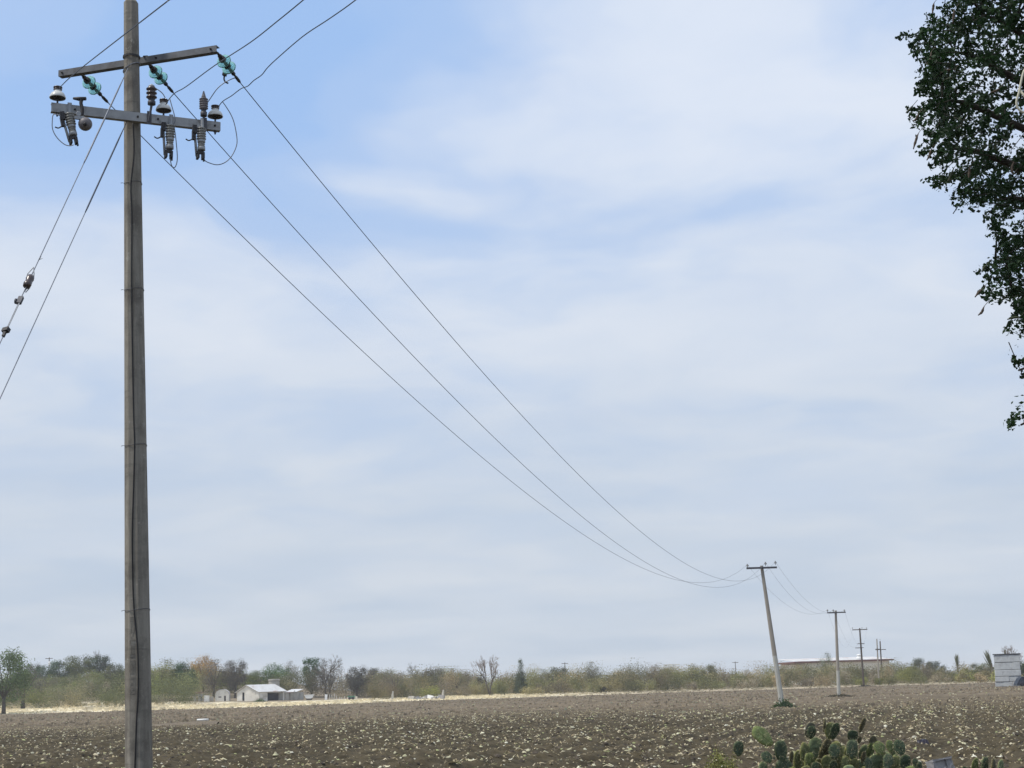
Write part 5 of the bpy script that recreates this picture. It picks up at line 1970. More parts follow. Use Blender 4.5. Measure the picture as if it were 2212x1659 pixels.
# ------------------------------------------------------------------ long cream building on the right
def build_warehouse():
    Y = 420.0
    A, B = at(1722, 1440, Y), at(1921, 1434, Y + 4)
    A[2] = B[2] = gz(A[0], Y)
    z = A[2]
    d = (B - A) / np.linalg.norm(B - A)
    L = np.linalg.norm(B - A)
    back = np.array([-d[1], d[0], 0])
    up = np.array([0, 0, 1.0])
    h = at(1860, 1428.5, Y)[2] - z
    t = thing('long_building', (A + B) / 2, 'long low cream building with a thin red-brown roof edge behind the poles', 'building')
    part('front_wall', wall(A, B, h, 0.3), M['cream'], t)
    part('end_wall', wall(B + back * 0.3, B + back * 14, h, 0.3), M['cream'], t)
    part('end_wall', wall(A + back * 14, A + back * 0.3, h, 0.3), M['cream'], t)
    part('roof_edge', MB().box((L + 2.0, 16.0, 0.38), frame((A + B) / 2 + back * 7 + up * (h + 0.2), (0, 0, 1), d)), M['redroof'], t)
    part('roof', MB().quad3(A - d * 0.8 - back * 0.3 + up * (h + 0.4), B + d * 0.8 - back * 0.3 + up * (h + 0.4), B + d * 0.8 + back * 14 + up * (h + 1.3), A - d * 0.8 + back * 14 + up * (h + 1.3), up * 0.08), M['tin'], t)
    c = at(1856, 1426, Y + 5)
    zr = z + h + 0.6
    part('roof_vent', MB().lathe([(0.9, 0), (0.75, 0.5), (0.45, 0.75), (0.4, 0.95), (0.65, 1.05), (0.6, 1.25), (0.15, 1.4)], 14, frame((c[0], c[1], zr), (0, 0, 1))), M['white'], t, True)
    # porch canopy and white post at the left end
    a, b = A + d * 0.2, A - d * 2.6
    part('porch_roof', MB().box((4.6, 5.0, 0.22), frame(A - d * 1.6 - back * 1.5 + up * (h - 0.25), (0, 0, 1), d)), M['redroof'], t)
    part('porch_post', MB().box((0.9, 0.5, h - 0.4), frame(A + d * 0.6 - back * 2.2 + up * (h - 0.4) / 2, (0, 0, 1), d)), M['white'], t)


build_warehouse()


# ------------------------------------------------------------------ block tower at the right edge
def build_tower():
    base = atz(2178, 1483, 0.0)
    Y = base[1]
    x0, x1 = at(2150.5, 1483, Y)[0], at(2207, 1483, Y)[0]
    ztop = at(2176, 1412, Y)[2]
    t = thing('block_tower', ((x0 + x1) / 2, Y, 0), 'square pale grey tower of big stacked blocks at the right edge of the field', 'tower')
    xc, w = (x0 + x1) / 2, x1 - x0
    th = math.atan2(xc, Y)
    TX, TY = np.array([math.cos(th), -math.sin(th), 0]), np.array([math.sin(th), math.cos(th), 0])

    def tf(x, y, zz):
        return frame(np.array([xc, Y, 0]) + TX * ((x - xc) * math.cos(th) + 0.045 * zz) + TY * (y - Y) + np.array([0, 0, zz]), (0, 0, 1), TX)
    hs = [0.26, 0.185, 0.18, 0.21, 0.155]      # courses from the ground up
    z = 0.0
    rr = random.Random(9)
    hs = [0.155, 0.17, 0.205, 0.235, 0.235]
    for i, f in enumerate(hs):
        h = f * (ztop - 0.12)
        nb_ = [3, 2, 2, 3, 2][i]
        xs = [0] + sorted(rr.uniform(0.25, 0.75) if nb_ == 2 else (k + 1) / nb_ + rr.uniform(-0.06, 0.06) for k in range(nb_ - 1)) + [1]
        lean = 0.03 * (2 - i)
        for a, b in zip(xs, xs[1:]):
            ww = w * (b - a) - 0.03
            o = part('block', MB().box((ww, 2.6, h - 0.05), tf(xc - w / 2 + w * (a + b) / 2 + rr.uniform(-0.03, 0.03) - (0.10 if i > 2 else 0) * 0.6, Y + 1.3 + rr.uniform(-0.05, 0.05), z + (h - 0.05) / 2)), M['block'], t)
            bv = o.modifiers.new('bevel', 'BEVEL')
            bv.width = 0.04
        part('joint', MB().box((w - 0.22, 2.4, 0.06), tf(xc - 0.03, Y + 1.3, z + h - 0.025)), M['dark_inside'], t)
        z += h
    part('cap', MB().box((w + 0.1, 2.8, 0.12), tf(xc - 0.08, Y + 1.3, z + 0.065)), M['galv_dark'], t)
    # dark car half behind the frame edge
    c = np.array([at(2203, 1483, Y - 2)[0], Y - 2.2, 0.0])
    k = thing('parked_car', c, 'dark blue vehicle front by the foot of the block tower, cut by the right edge', 'car')
    prof = [(-0.62, 0.10), (-0.60, 0.30), (-0.42, 0.62), (-0.16, 1.0), (0.10, 1.22), (2.2, 1.28), (2.9, 0.95), (3.3, 0.85), (3.35, 0.15)]
    V = [c + np.array([x, -0.75, zz]) for x, zz in prof] + [c + np.array([x, 0.75, zz]) for x, zz in prof]
    n = len(prof)
    part('body', MB().add(V, [tuple(range(n))[::-1], tuple(range(n, 2 * n))] + [(i, (i + 1) % n, n + (i + 1) % n, n + i) for i in range(n)]), M['car'], k)
    part('window', MB().add([c + np.array(p) for p in ((0.1, -0.765, 0.75), (2.1, -0.765, 0.75), (2.0, -0.765, 1.15), (0.25, -0.765, 1.12))] + [c + np.array(p) for p in ((0.1, -0.74, 0.75), (2.1, -0.74, 0.75), (2.0, -0.74, 1.15), (0.25, -0.74, 1.12))],
                            [(0, 1, 2, 3), (7, 6, 5, 4), (0, 4, 5, 1), (1, 5, 6, 2), (2, 6, 7, 3), (3, 7, 4, 0)]), M['bag'], k)
    for x in (0.05, 2.5):
        part('wheel', MB().lathe([(0.12, -0.10), (0.29, -0.10), (0.31, -0.06), (0.31, 0.06), (0.29, 0.10), (0.12, 0.10)], 16, frame(c + np.array([x, -0.74, 0.30]), (0, 1, 0))), M['bag'], k, True)


build_tower()

# ------------------------------------------------------------------ things lying in the field
# white pipe on a low ridge
c = atz(437, 1563, 0.1)
L = 24 / FPX * c[1]
t = thing('white_pipe', c - [0, 0, 0.1], 'short white pipe lying on a low tan ridge in the left of the field', 'pipe')
mb = MB()
rr = random.Random(8)
px = [(-3.6, 0.05), (-2.6, 0.08), (-1.5, 0.13), (-0.6, 0.17), (0.5, 0.17), (1.1, 0.08)]
V = []
for x, hh in px:
    V += [c + np.array([x, -0.55 + rr.uniform(-0.1, 0.1), -0.12]), c + np.array([x, -0.1, hh * rr.uniform(0.85, 1.1)]), c + np.array([x, 0.35, hh * rr.uniform(0.85, 1.1)]), c + np.array([x, 0.8, -0.12])]
mb.add(V, [(i * 4 + j, (i + 1) * 4 + j, (i + 1) * 4 + j + 1, i * 4 + j + 1) for i in range(5) for j in range(3)])
part('soil_ridge', mb, M['ridge'], t, True)
part('pipe', MB().lathe([(0.062, 0.0), (0.075, 0.002), (0.075, L), (0.062, L + 0.002)], 12, frame(c + [-L / 2, 0.1, 0.25], (1, 0.1, 0.01))), M['pvc'], t, True)
# weed clump at the leaning pole, dark ring at the third pole


def leafy_clump(name, c, w, h, n, leaf, color, label, cat, seed, dark=0.6):
    rng = np.random.default_rng(seed)
    t = thing(name, c, label, cat)
    C = rng.normal(0, 1, (n, 3)) * np.array([w * 0.26, w * 0.22, h * 0.30])
    C[:, 2] = np.abs(C[:, 2]) + 0.02
    C[:, 2] *= np.exp(-(C[:, 0] / (w * 0.45)) ** 2)
    V, F = rand_quads(C, leaf * rng.uniform(0.6, 1.4, n), rng, 0.55)
    me = mesh_np('leaves', V, F, M['foliage'], False, np.repeat(rng.uniform(dark, 1.35, (n, 1)) * rng.uniform(0.9, 1.1, (n, 3)), 4, 0))
    local_part('leaves', me, t, color)
    mb = MB()
    for k in range(7):
        a = rng.uniform(0, 6.28)
        mb.tube([(0, 0, -0.03), (math.cos(a) * w * 0.12, math.sin(a) * w * 0.12, h * 0.35), (math.cos(a) * w * 0.28, math.sin(a) * w * 0.28, h * 0.6)], [0.012, 0.009, 0.005], 5)
    o = link(bpy.data.objects.new('stems', mb.mesh('stems', M['bark'])))
    o.parent = t
    o.color = (0.10, 0.10, 0.05, 1)
    return t


c = atz(1691, 1539, 0.0)
c[1] += 0.2
leafy_clump('weed_clump', np.array([P2_BASE[0] - 0.05, P2_BASE[1] - 0.9, 0.0]), 1.5, 0.85, 700, 0.13, (0.045, 0.085, 0.030), 'green weed clump round the foot of the leaning pole', 'weeds', 3)
leafy_clump('weed_clump', P3_BASE + [0, -0.4, 0], 2.6, 0.34, 500, 0.14, (0.085, 0.075, 0.048), 'dark dry weeds round the foot of the second far pole', 'weeds', 4)
leafy_clump('weed_clump', P4 + np.array([0.1, -0.5, 0]), 3.0, 0.4, 300, 0.2, (0.055, 0.05, 0.035), 'dark weeds at the foot of the timber pole', 'weeds', 14)


leafy_clump('green_shrub', gpt(561, 294.5), 2.1, 1.0, 500, 0.16, (0.09, 0.14, 0.045), 'low green shrub in front of the barn corner', 'shrub', 24)


# ------------------------------------------------------------------ prickly pear in the near right
def pad_mesh(seed):
    """obovate pad with a thick rim, unit height, foot at the origin"""
    r = random.Random(seed)
    seg, rings = 22, 6
    V, F = [], []
    for i in range(rings + 1):
        ph = math.pi * i / rings - math.pi / 2
        for k in range(seg):
            a = 2 * math.pi * k / seg
            x, z = math.sin(a), -math.cos(a)
            wid = 0.34 * (1 + 0.16 * z)
            rad = math.cos(ph) ** 0.55 if abs(math.cos(ph)) > 1e-6 else 0.0
            th = 0.055 * math.sin(ph)
            bump = 1 + 0.03 * math.sin(5 * a + seed) + r.uniform(-0.012, 0.012)
            V.append((x * wid * rad * bump, th * (1 + 0.2 * math.sin(3 * a + seed)), 0.5 + z * 0.5 * rad * bump))
    for i in range(rings):
        for k in range(seg):
            F.append((i * seg + k, (i + 1) * seg + k, (i + 1) * seg + (k + 1) % seg, i * seg + (k + 1) % seg))
    me = MB().add(V, F).mesh('pad', M['pad'], None, True)
    at_ = me.color_attributes.new('tint', 'FLOAT_COLOR', 'POINT')
    for i in range(rings + 1):
        e = max(0.0, math.cos(math.pi * i / rings - math.pi / 2)) ** 6
        for k in range(seg):
            f = e * (0.6 + 0.4 * math.sin(k * 1.9 + seed))
            at_.data[i * seg + k].color = (1 + 1.5 * f, 1 + 1.1 * f, 1 + 0.35 * f, 1)
    for p in me.polygons:
        p.use_smooth = True
    return me


PADS = [pad_mesh(s) for s in range(4)]


def spines_mesh(seed):
    """areoles with short pale spines over both faces and the rim of a pad"""
    rng = np.random.default_rng(seed)
    V, F = [], []
    for k in range(95):
        a = rng.uniform(0, 2 * math.pi)
        rr = math.sqrt(rng.random()) if k < 60 else 1.0
        x = math.sin(a) * 0.34 * (1 - 0.16 * math.cos(a)) * rr
        z = 0.5 - math.cos(a) * 0.5 * rr
        s = rng.choice([-1, 1])
        y = s * 0.055 * math.sqrt(max(0.0, 1 - rr ** 3.6))
        for j in range(2):
            d = np.array([math.sin(a) * rr * 0.8, s * (1.1 - rr * 0.7), -math.cos(a) * rr * 0.8]) + rng.normal(0, 0.35, 3)
            d = d / np.linalg.norm(d) * rng.uniform(0.05, 0.12)
            p = np.array([x, y, z])
            t_ = np.cross(d, rng.normal(0, 1, 3))
            t_ = t_ / np.linalg.norm(t_) * 0.008
            b = len(V)
            V += [p - t_, p + t_, p + d]
            F.append((b, b + 1, b + 2))
    return mesh_np('spines', np.array(V), np.array(F), M['spine'])


SPINES = [spines_mesh(s) for s in range(3)]


def place_pad(t, org, foot, tip, wpx, turn, color, seed, Y, bare=False):
    """pad from its foot pixel to its tip pixel at depth Y; turn = how far it is swung from facing us"""
    a, b = at(*foot, Y), at(*tip, Y)
    ax = b - a
    h = np.linalg.norm(ax)
    tilt = random.Random(seed).uniform(-0.3, 0.3)
    Mx = frame(a, ax + np.array([0, tilt * h, 0]), (math.cos(turn), math.sin(turn), 0))
    wfac = 1.02 * (wpx / FPX * Y) / (0.68 * h)
    if abs(math.cos(turn)) > 0.5:
        wfac /= abs(math.cos(turn))
    else:
        wfac = 0.95
    Mx = Mx @ Matrix.Diagonal((min(wfac, 1.9), 1.0, 1.0, 1.0)) @ Matrix.Diagonal((h, h, h, 1.0))
    Mx.translation = Mx.translation - Vector([float(x) for x in org])
    o = link(bpy.data.objects.new('pad', PADS[seed % 4]))
    o.parent = t
    o.matrix_local = Mx
    o.color = (*color, 1)
    if not bare:
        s = link(bpy.data.objects.new('spines', SPINES[seed % 3]))
        s.parent = o
        s['kind'] = 'stuff'
    return o


CG = (0.088, 0.117, 0.041)
CD = (0.032, 0.052, 0.026)
CB = (0.064, 0.090, 0.054)
CY = (0.135, 0.153, 0.065)
CP = (0.108, 0.143, 0.079)
CZ = (0.068, 0.062, 0.030)


def build_cactus():
    Y = 18.0
    g = at(1800, 1827, Y)
    org = np.array([g[0], Y, 0.0])
    t = thing('prickly_pear', org, 'big prickly pear cactus with many green pads in the right foreground', 'cactus')
    # (foot u,v, tip u,v, width px, turn, colour, extra depth)
    L = [(1668, 1610, 1628, 1571, 33, 0.2, CG, 0), (1690, 1647, 1682, 1597, 27, 0.2, CB, 0), (1664, 1648, 1650, 1623, 23, 0.3, CD, -0.1), (1596, 1634, 1594, 1600, 22, 0.2, CB, 0.1),
         (1744, 1594, 1754, 1560, 22, 0.3, (0.085, 0.092, 0.075), 0.2), (1750, 1596, 1756, 1568, 19, 0.3, CD, 0.05), (1779, 1582, 1784, 1550, 9, 1.2, CZ, 0.1), (1792, 1600, 1796, 1560, 26, 0.3, CY, 0.2),
         (1797, 1598, 1808, 1561, 21, 0.5, CD, 0), (1772, 1648, 1791, 1596, 24, 0.6, CZ, 0), (1757, 1640, 1764, 1592, 30, 0.2, CP, 0.25), (1740, 1655, 1737, 1603, 22, 0.5, CY, 0.2),
         (1856, 1583, 1869, 1550, 13, 0.9, CZ, 0.1), (1840, 1602, 1843, 1577, 24, 0.3, CD, 0.05), (1855, 1606, 1858, 1590, 10, 0.5, CZ, 0.1), (1802, 1640, 1804, 1606, 24, 0.2, CD, -0.1),
         (1804, 1652, 1805, 1601, 32, 0.2, CY, 0.1), (1839, 1640, 1842, 1597, 25, 0.2, CB, -0.05), (1862, 1648, 1866, 1622, 12, 0.8, CZ, -0.1), (1881, 1614, 1891, 1590, 17, 0.4, CZ, 0.15),
         (1906, 1630, 1895, 1601, 26, 0.3, CG, -0.02), (1877, 1640, 1882, 1603, 18, 0.5, CG, 0.15), (1923, 1626, 1924, 1598, 18, 0.3, CG, 0.2), (1948, 1632, 1941, 1597, 25, 0.2, CD, 0),
         (1917, 1664, 1921, 1628, 23, 0.2, CB, -0.05), (1952, 1664, 1958, 1630, 24, 0.3, CD, -0.05), (1978, 1655, 1977, 1638, 13, 0.3, CD, 0), (1985, 1668, 1988, 1645, 13, 0.4, CD, 0),
         (1890, 1668, 1893, 1627, 34, 0.2, CP, 0.05), (1877, 1668, 1876, 1636, 18, 0.4, CB, -0.1), (1824, 1668, 1828, 1632, 20, 0.3, CY, -0.05), (1782, 1660, 1785, 1630, 22, 0.3, CY, -0.1),
         (1799, 1668, 1800, 1641, 17, 0.3, CD, -0.15), (1748, 1672, 1750, 1625, 24, 0.3, CG, 0.1), (1762, 1676, 1763, 1646, 20, 0.2, CD, -0.1), (1690, 1680, 1696, 1638, 34, 0.3, CB, 0.0),
         (1721, 1668, 1722, 1620, 18, 0.5, CY, 0.25), (1708, 1650, 1712, 1622, 10, 0.9, CZ, 0.1), (1646, 1680, 1650, 1645, 20, 0.3, CP, 0.05), (1840, 1676, 1843, 1636, 26, 0.3, CY, 0.15),
         (1856, 1680, 1858, 1640, 24, 0.3, CP, 0.2), (1930, 1672, 1936, 1632, 26, 0.3, CY, 0.2), (1820, 1650, 1822, 1610, 26, 0.3, CY, 0.3), (1865, 1650, 1868, 1606, 26, 0.2, CP, 0.35), (1900, 1660, 1906, 1622, 28, 0.2, CG, 0.25)]
    for i, (fu, fv, tu, tv, w, tn, c, dy) in enumerate(L):
        place_pad(t, org, (fu, fv), (tu, tv), w, tn, c, i, Y + dy)
    # older pads behind and below, down to the ground (mostly below the frame)
    rr = random.Random(4)
    for i in range(34):
        fu = 1700 + rr.random() * 280
        tv = rr.uniform(1606, 1650) + abs(fu - 1830) * 0.06
        hh = rr.uniform(34, 48)
        place_pad(t, org, (fu, tv + hh), (fu + rr.uniform(-12, 12), tv), rr.uniform(22, 30), rr.uniform(0.1, 1.0), rr.choice([CG, CP, CY, CG, CY, CZ]), 400 + i, Y + rr.uniform(0.15, 0.6))
    for i in range(44):
        row = i % 4
        fu = 1640 + (i // 4) * 33 + rr.uniform(-9, 9)
        fv = 1700 + row * 38 + rr.uniform(-6, 6)
        place_pad(t, org, (fu, fv + 4), (fu + rr.uniform(-10, 10), fv - 44), rr.uniform(28, 38), rr.uniform(0.1, 0.7), rr.choice([CG, CP, CY, CB]), 100 + i, Y + rr.uniform(-0.3, 0.4), True)
    # small one farther right
    g = at(2120, 1827, Y)
    org = np.array([g[0], Y, 0.0])
    t = thing('prickly_pear', org, 'small prickly pear at the lower right with only a few pad tips showing', 'cactus')
    for i, (fu, fv, tu, tv, w, tn, c, dy) in enumerate([(2103, 1680, 2105, 1635, 16, 0.4, CG, 0), (2124, 1680, 2126, 1632, 17, 0.4, CB, 0.1), (2144, 1684, 2149, 1637, 12, 0.8, CZ, 0), (2080, 1690, 2081, 1654, 20, 0.3, CD, 0), (2163, 1690, 2161, 1640, 16, 0.5, CP, 0.3)]):
        place_pad(t, org, (fu, fv), (tu, tv), w, tn, c, 200 + i, Y + dy)
    for i in range(14):
        fu = 2075 + (i % 5) * 22 + rr.uniform(-6, 6)
        fv = 1715 + (i // 5) * 45
        place_pad(t, org, (fu, fv + 6), (fu + rr.uniform(-8, 8), fv - 48), rr.uniform(26, 36), rr.uniform(0.1, 0.7), rr.choice([CG, CP, CB]), 300 + i, Y + rr.uniform(-0.2, 0.3), True)


build_cactus()


def bush_near(name, u, vtop, w_px, Y, n, leaf, color, label, seed, spread=1.0):
    """loose leafy shrub on stems, rooted in the ground"""
    rng = np.random.default_rng(seed)
    top = at(u, vtop, Y)
    b = np.array([top[0], Y, 0.0])
    h, w = top[2], w_px / FPX * Y
    t = thing(name, b, label, 'shrub')
    mb = MB()
    C = []
    for k in range(26):
        a = rng.uniform(0, 6.28)
        r = w * 0.5 * math.sqrt(rng.random())
        hh = h * (1 - 0.35 * (r / (w * 0.5)) ** 2) * rng.uniform(0.75, 1.0)
        e = np.array([math.cos(a) * r, math.sin(a) * r * spread, hh])
        mb.tube([(0, 0, -0.05), e * np.array([0.5, 0.5, 0.55]), e], [0.010, 0.007, 0.003], 5)
        m = n // 26
        tt = rng.uniform(0.45, 1.05, m)
        C.append(e[None] * np.stack([tt, tt, 0.35 + 0.65 * tt], -1) + rng.normal(0, w * 0.055, (m, 3)))
    C = np.concatenate(C)
    V, F = rand_quads(C, leaf * rng.uniform(0.6, 1.4, len(C)), rng, 0.5)
    local_part('leaves', mesh_np('leaves', V, F, M['foliage'], False, np.repeat(rng.uniform(0.55, 1.4, (len(C), 1)) * rng.uniform(0.9, 1.1, (len(C), 3)), 4, 0)), t, color)
    o = link(bpy.data.objects.new('stems', mb.mesh('stems', M['bark'])))
    o.parent = t
    o.color = (0.14, 0.12, 0.06, 1)


bush_near('yellow_shrub', 1562, 1600, 100, 18.3, 6500, 0.028, (0.24, 0.24, 0.075), 'yellowish green fine-leaved shrub left of the big prickly pear', 61)
bush_near('dark_shrub', 1684, 1576, 44, 19.2, 420, 0.055, (0.055, 0.085, 0.055), 'dark broad-leaved shrub peeping between the pads of the big prickly pear', 62)

# broken concrete block and dark plastic scrap
c = atz(2034, 1668, 0.0)
sc_ = c[1] / FPX
t = thing('concrete_block', c, 'broken grey concrete block with a hollow side at the lower right', 'concrete block')
w, h = 50 * sc_, 27 * sc_
Mb = frame(c, (-0.16, 0.1, 1), (1, 0.45, 0.16))
rr = random.Random(12)


def rough_box(size, cc):
    """chipped slab: a box cut into a few cells with nudged corners"""
    nx, ny, nz = 5, 2, 4
    V, idx = [], {}
    F = []
    for i in range(nx + 1):
        for j in range(ny + 1):
            for k in range(nz + 1):
                if 0 < i < nx and 0 < j < ny and 0 < k < nz:
                    continue
                idx[i, j, k] = len(V)
                q = [cc[0] + (i / nx - 0.5) * size[0], cc[1] + (j / ny - 0.5) * size[1], cc[2] + (k / nz - 0.5) * size[2]]
                V.append([q[m] + rr.uniform(-0.13, 0.13) * min(size) for m in range(3)])
    for i in range(nx):
        for k in range(nz):
            F += [(idx[i, 0, k], idx[i + 1, 0, k], idx[i + 1, 0, k + 1], idx[i, 0, k + 1]), (idx[i, ny, k], idx[i, ny, k + 1], idx[i + 1, ny, k + 1], idx[i + 1, ny, k])]
        for j in range(ny):
            F += [(idx[i, j, 0], idx[i, j + 1, 0], idx[i + 1, j + 1, 0], idx[i + 1, j, 0]), (idx[i, j, nz], idx[i + 1, j, nz], idx[i + 1, j + 1, nz], idx[i, j + 1, nz])]
    for j in range(ny):
        for k in range(nz):
            F += [(idx[0, j, k], idx[0, j, k + 1], idx[0, j + 1, k + 1], idx[0, j + 1, k]), (idx[nx, j, k], idx[nx, j + 1, k], idx[nx, j + 1, k + 1], idx[nx, j, k + 1])]
    return MB().add(V, F, Mb)


part('end_web', rough_box((0.14 * w, 0.5 * w, 0.95 * h), (-0.43 * w, 0, 0.40 * h)), M['concrete'], t)
part('end_web', rough_box((0.30 * w, 0.5 * w, 0.98 * h), (0.36 * w, 0.02 * w, 0.42 * h)), M['concrete'], t)
part('top_slab', rough_box((1.0 * w, 0.54 * w, 0.15 * h), (0.0, 0, 0.95 * h)), M['concrete'], t)
part('back_face', rough_box((0.78 * w, 0.10 * w, 0.92 * h), (0.0, -0.10 * w, 0.40 * h)), M['concrete'], t)
part('middle_web', rough_box((0.46 * w, 0.24 * w, 0.42 * h), (-0.02 * w, -0.12 * w, 0.10 * h)), M['concrete'], t)
c = atz(1993, 1608, 0.0)
rng = np.random.default_rng(2)
mb = MB()
for k in range(3):
    V = [(math.cos(a) * rng.uniform(0.08, 0.15) + (k - 1) * 0.10, math.sin(a) * 0.12, 0.01 + 0.0 * a) for a in np.linspace(0, 6.28, 8)[:-1]] + [(math.cos(a) * 0.06 + (k - 1) * 0.10, math.sin(a) * 0.06, rng.uniform(0.07, 0.17)) for a in np.linspace(0, 6.28, 8)[:-1]]
    mb.add([np.array(v) + c for v in V], [(i, (i + 1) % 7, 7 + (i + 1) % 7, 7 + i) for i in range(7)] + [tuple(range(7, 14))])
tag(part('plastic_scrap', mb, M['bag'], None), 'dark purple scrap of plastic lying on the soil right of the big prickly pear', 'litter')


# ------------------------------------------------------------------ near tree at the right edge
def build_near_tree():
    rng = np.random.default_rng(99)
    BND = np.array([(-400, 2060), (-200, 2040), (0, 2000), (40, 1998), (60, 1980), (83, 1938), (110, 1958), (150, 1972), (190, 1968), (212, 1992), (244, 1958), (270, 1966), (324, 1980), (360, 2006), (394, 1988), (405, 2060), (432, 2052), (446, 2098),
                    (479, 2116), (500, 2127), (521, 2178), (545, 2150), (586, 2104), (600, 2128), (643, 2110), (660, 2158), (690, 2190), (706, 2250), (718, 2168), (734, 2250), (783, 2230), (790, 2184), (812, 2204), (830, 2270), (900, 2270), (919, 2178), (932, 2290), (960, 2400)], float)
    root = np.array([6.6, 10.4, 0.0])
    t = thing('overhanging_tree', root, 'dark leafy tree hanging into the picture at the upper right', 'tree')
    mb = MB()
    crown_c = np.array([5.4, 10.0, 6.3])
    mb.tube(smooth_path([root - [0, 0, 0.2], root + [-0.15, 0.05, 1.2], root + [-0.1, -0.1, 2.4], root + [-0.35, -0.2, 3.3]], 4), list(np.interp(np.linspace(0, 1, 13), [0, 0.2, 1], [0.26, 0.20, 0.15])), 9)
    fork = root + [-0.35, -0.2, 3.25]
    limb_pts = []
    for k in range(9):
        e = np.array([rng.uniform(2.9, 7.5), rng.uniform(8.4, 12.2), rng.uniform(4.6, 8.6)])
        m = (fork + e) / 2 + [0, 0, 0.45]
        P = smooth_path([fork, m, e], 6)
        mb.tube(P, list(np.linspace(0.075, 0.014, len(P))), 6)
        limb_pts += P[4:]
    for (u, v, yy) in ((2060, 110, 9.2), (2040, 215, 9.0), (2050, 320, 9.3), (2150, 430, 9.1), (2150, 565, 9.2), (2190, 640, 9.0), (2120, 30, 9.4), (2200, 800, 9.2), (2205, 918, 9.1)):
        e = at(u, v, yy)
        m = fork * 0.45 + e * 0.55 + np.array([0.1, 0, 0.35])
        P = smooth_path([fork, m, e * 0.8 + m * 0.2 + np.array([0, 0, 0.06]), e], 6)
        mb.tube(P, list(np.linspace(0.05, 0.006, len(P))), 6)
        limb_pts += P[8:]
    part('trunk', mb, M['bark'], t, True, (0.05, 0.042, 0.034))
    # sprays: (tip position, direction)
    tips = []
    while len(tips) < 1800:
        v = rng.uniform(-330, 930)
        ub = np.interp(v, BND[:, 0], BND[:, 1])
        u = ub + 22 + (2460 - ub) * rng.random() ** 1.2
        Y = rng.uniform(8.0, 10.9)
        if u > 2480:
            continue
        # thinner lower down, as the hanging ends open up
        if rng.random() > np.interp(v, [0, 330, 420, 700, 930], [1, 1, 0.8, 0.55, 0.35]) and u > ub + 40:
            continue
        tips.append((at(u, v, Y), True))
    # the rest of the crown beyond the frame
    while len(tips) < 2400:
        p = rng.normal(0, 1, 3)
        p /= np.linalg.norm(p)
        p = crown_c + p * np.array([2.6, 2.6, 2.5]) * rng.uniform(0.55, 1.0)
        u, v = proj(p)
        if -500 < v < 1750 and u < 2480:
            continue
        tips.append((p, False))
    # points right along the outline so that its ragged ends are there
    for v, u in BND[3:-2]:
        if 30 < v < 925 and u < 2215:
            for _ in range(5):
                tips.append((at(u + abs(rng.normal(0, 22)), v + rng.uniform(-14, 10), rng.uniform(8.2, 9.8)), True))
    LV, LF, LT = [], [], []
    tw = MB()
    nb = 0
    lp = np.array(limb_pts)
    for i, (p, fine) in enumerate(tips):
        src = lp[np.argmin(np.sum((lp - p) ** 2, 1))]
        d = (p - src)
        d = d / (np.linalg.norm(d) + 1e-6) + np.array([-0.55, -0.1, -0.35]) + rng.normal(0, 0.35, 3)
        d /= np.linalg.norm(d)
        L = rng.uniform(0.10, 0.32) if fine else rng.uniform(0.3, 0.6)
        n = rng.integers(26, 46) if fine else 22
        tt = rng.random(n)
        C = p - d * (L * tt)[:, None] + rng.normal(0, 1, (n, 3)) * ((0.006 + 0.016 * tt)[:, None] if fine else 0.09)
        sz = (0.027 if fine else 0.085) * rng.uniform(0.45, 1.5, n)
        V, F = rand_quads(C, sz, rng, 0.62)
        LV.append(V)
        LF.append(F + nb)
        nb += len(V)
        LT.append(np.repeat(rng.uniform(0.6, 1.45) * rng.uniform(0.75, 1.25, (n, 1)) * np.array([[1, 1, 1]]), 4, 0))
        if fine and i % 2 == 0:
            b = p - d * (L + 0.05)
            tw.tube([b, p - d * L * 0.4, p], [0.0035, 0.0026, 0.0012], 4)
        if fine and i % 40 == 0:
            mid = (src + p) / 2 + [0, 0, 0.05]
            tw.tube([src, mid, p - d * L], [0.008, 0.005, 0.003], 4)
    me = mesh_np('crown', np.concatenate(LV) - root, np.concatenate(LF), M['leaf_near'], False, np.concatenate(LT))
    local_part('crown', me, t, (0.017, 0.042, 0.013))
    part('twigs', tw, M['bark'], t, False, (0.03, 0.026, 0.02))['kind'] = 'stuff'
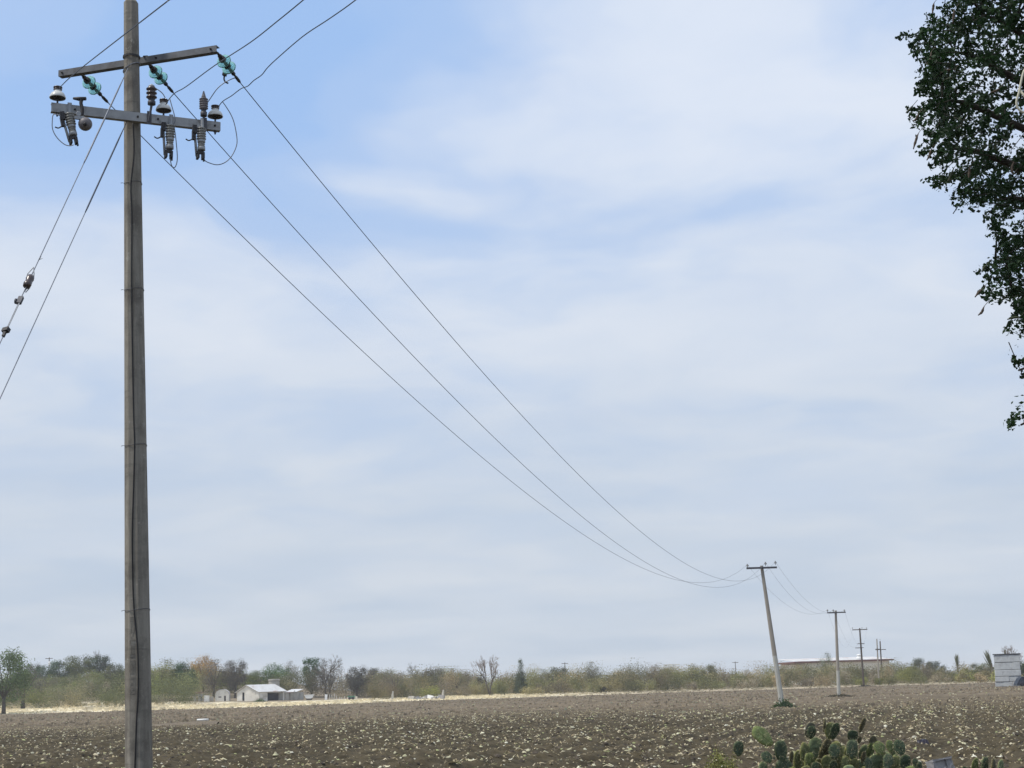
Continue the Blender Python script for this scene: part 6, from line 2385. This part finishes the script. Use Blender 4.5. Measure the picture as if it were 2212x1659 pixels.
    # curled seed pods
    pods = [(1957, 244, 1966, 236, 1972, 228), (1973, 322, 1978, 305, 1984, 288), (2002, 346, 2008, 336, 2012, 322), (2047, 392, 2054, 380, 2060, 364), (2106, 642, 2114, 632, 2122, 624), (2113, 681, 2121, 674, 2126, 662), (2121, 588, 2126, 578, 2132, 572),
            (2000, 140, 2010, 128, 2012, 112), (2030, 158, 2045, 152, 2062, 150), (2036, 175, 2050, 170, 2064, 164), (2092, 388, 2094, 372, 2096, 358), (1972, 262, 1980, 256, 1984, 246), (2176, 690, 2190, 686, 2204, 684), (2058, 50, 2060, 36, 2062, 20), (2014, 30, 2016, 16, 2018, 6),
            (2152, 300, 2150, 312, 2154, 326), (2190, 350, 2186, 362, 2188, 376), (2140, 200, 2152, 196, 2160, 190)]
    for k, (a, b, c_, d_, e, f) in enumerate(pods):
        Y = 8.15 + 0.07 * (k % 5)
        P = smooth_path([at(a, b, Y), at(c_, d_, Y), at(e, f, Y), at(e + 10, f - 12, Y + 0.1)], 5)
        n = len(P)
        o = part('seed_pod', MB().tube(P, [0.0018 + 0.006 * math.sin(math.pi * min(max(j / (0.68 * (n - 1)), 0.08), 1.0)) * (1 + 0.18 * math.sin(j * 2.1)) for j in range(n)], 6), M['pod'], t, True, (0.085, 0.062, 0.043) if k % 3 else (0.05, 0.06, 0.03))
    return t


build_near_tree()
# pale cable looped in the tree
Y = 8.05
P = smooth_path([at(2240, 120, Y), at(2214, 150, Y), at(2206, 175, Y), at(2201, 200, Y), at(2196.5, 215, Y), at(2196, 226, Y), at(2201, 236, Y), at(2212, 243, Y), at(2226, 238, Y), at(2222, 222, Y), at(2211, 205, Y + 0.02), at(2204, 196, Y + 0.03), at(2200, 192, Y + 0.03)], 6)
o = part('looped_cable', MB().tube(P, 0.0066, 7), M['rope'], None, True)
tag(o, 'pale cable hanging in a loop against the dark leaves at the right edge', 'cable')

# ------------------------------------------------------------------ air
HAZE = 0.00028
if HAZE:
    mb = MB().box((5000, 3000, 16.5), None, (0, 1100, 6.5))
    m = bpy.data.materials.new('haze')
    m.use_nodes = True
    g = NT(m.node_tree)
    out = g.n('ShaderNodeOutputMaterial')
    pv = g.n('ShaderNodeVolumePrincipled')
    pv.inputs['Color'].default_value = (0.90, 0.93, 0.97, 1)
    pv.inputs['Density'].default_value = HAZE
    pv.inputs['Anisotropy'].default_value = 0.2
    g.l(pv.outputs[0], out.inputs['Volume'])
    o = link(bpy.data.objects.new('haze', mb.mesh('haze', m)))
    tag(o, 'thin dry haze over the fields', 'haze', None, 'stuff')
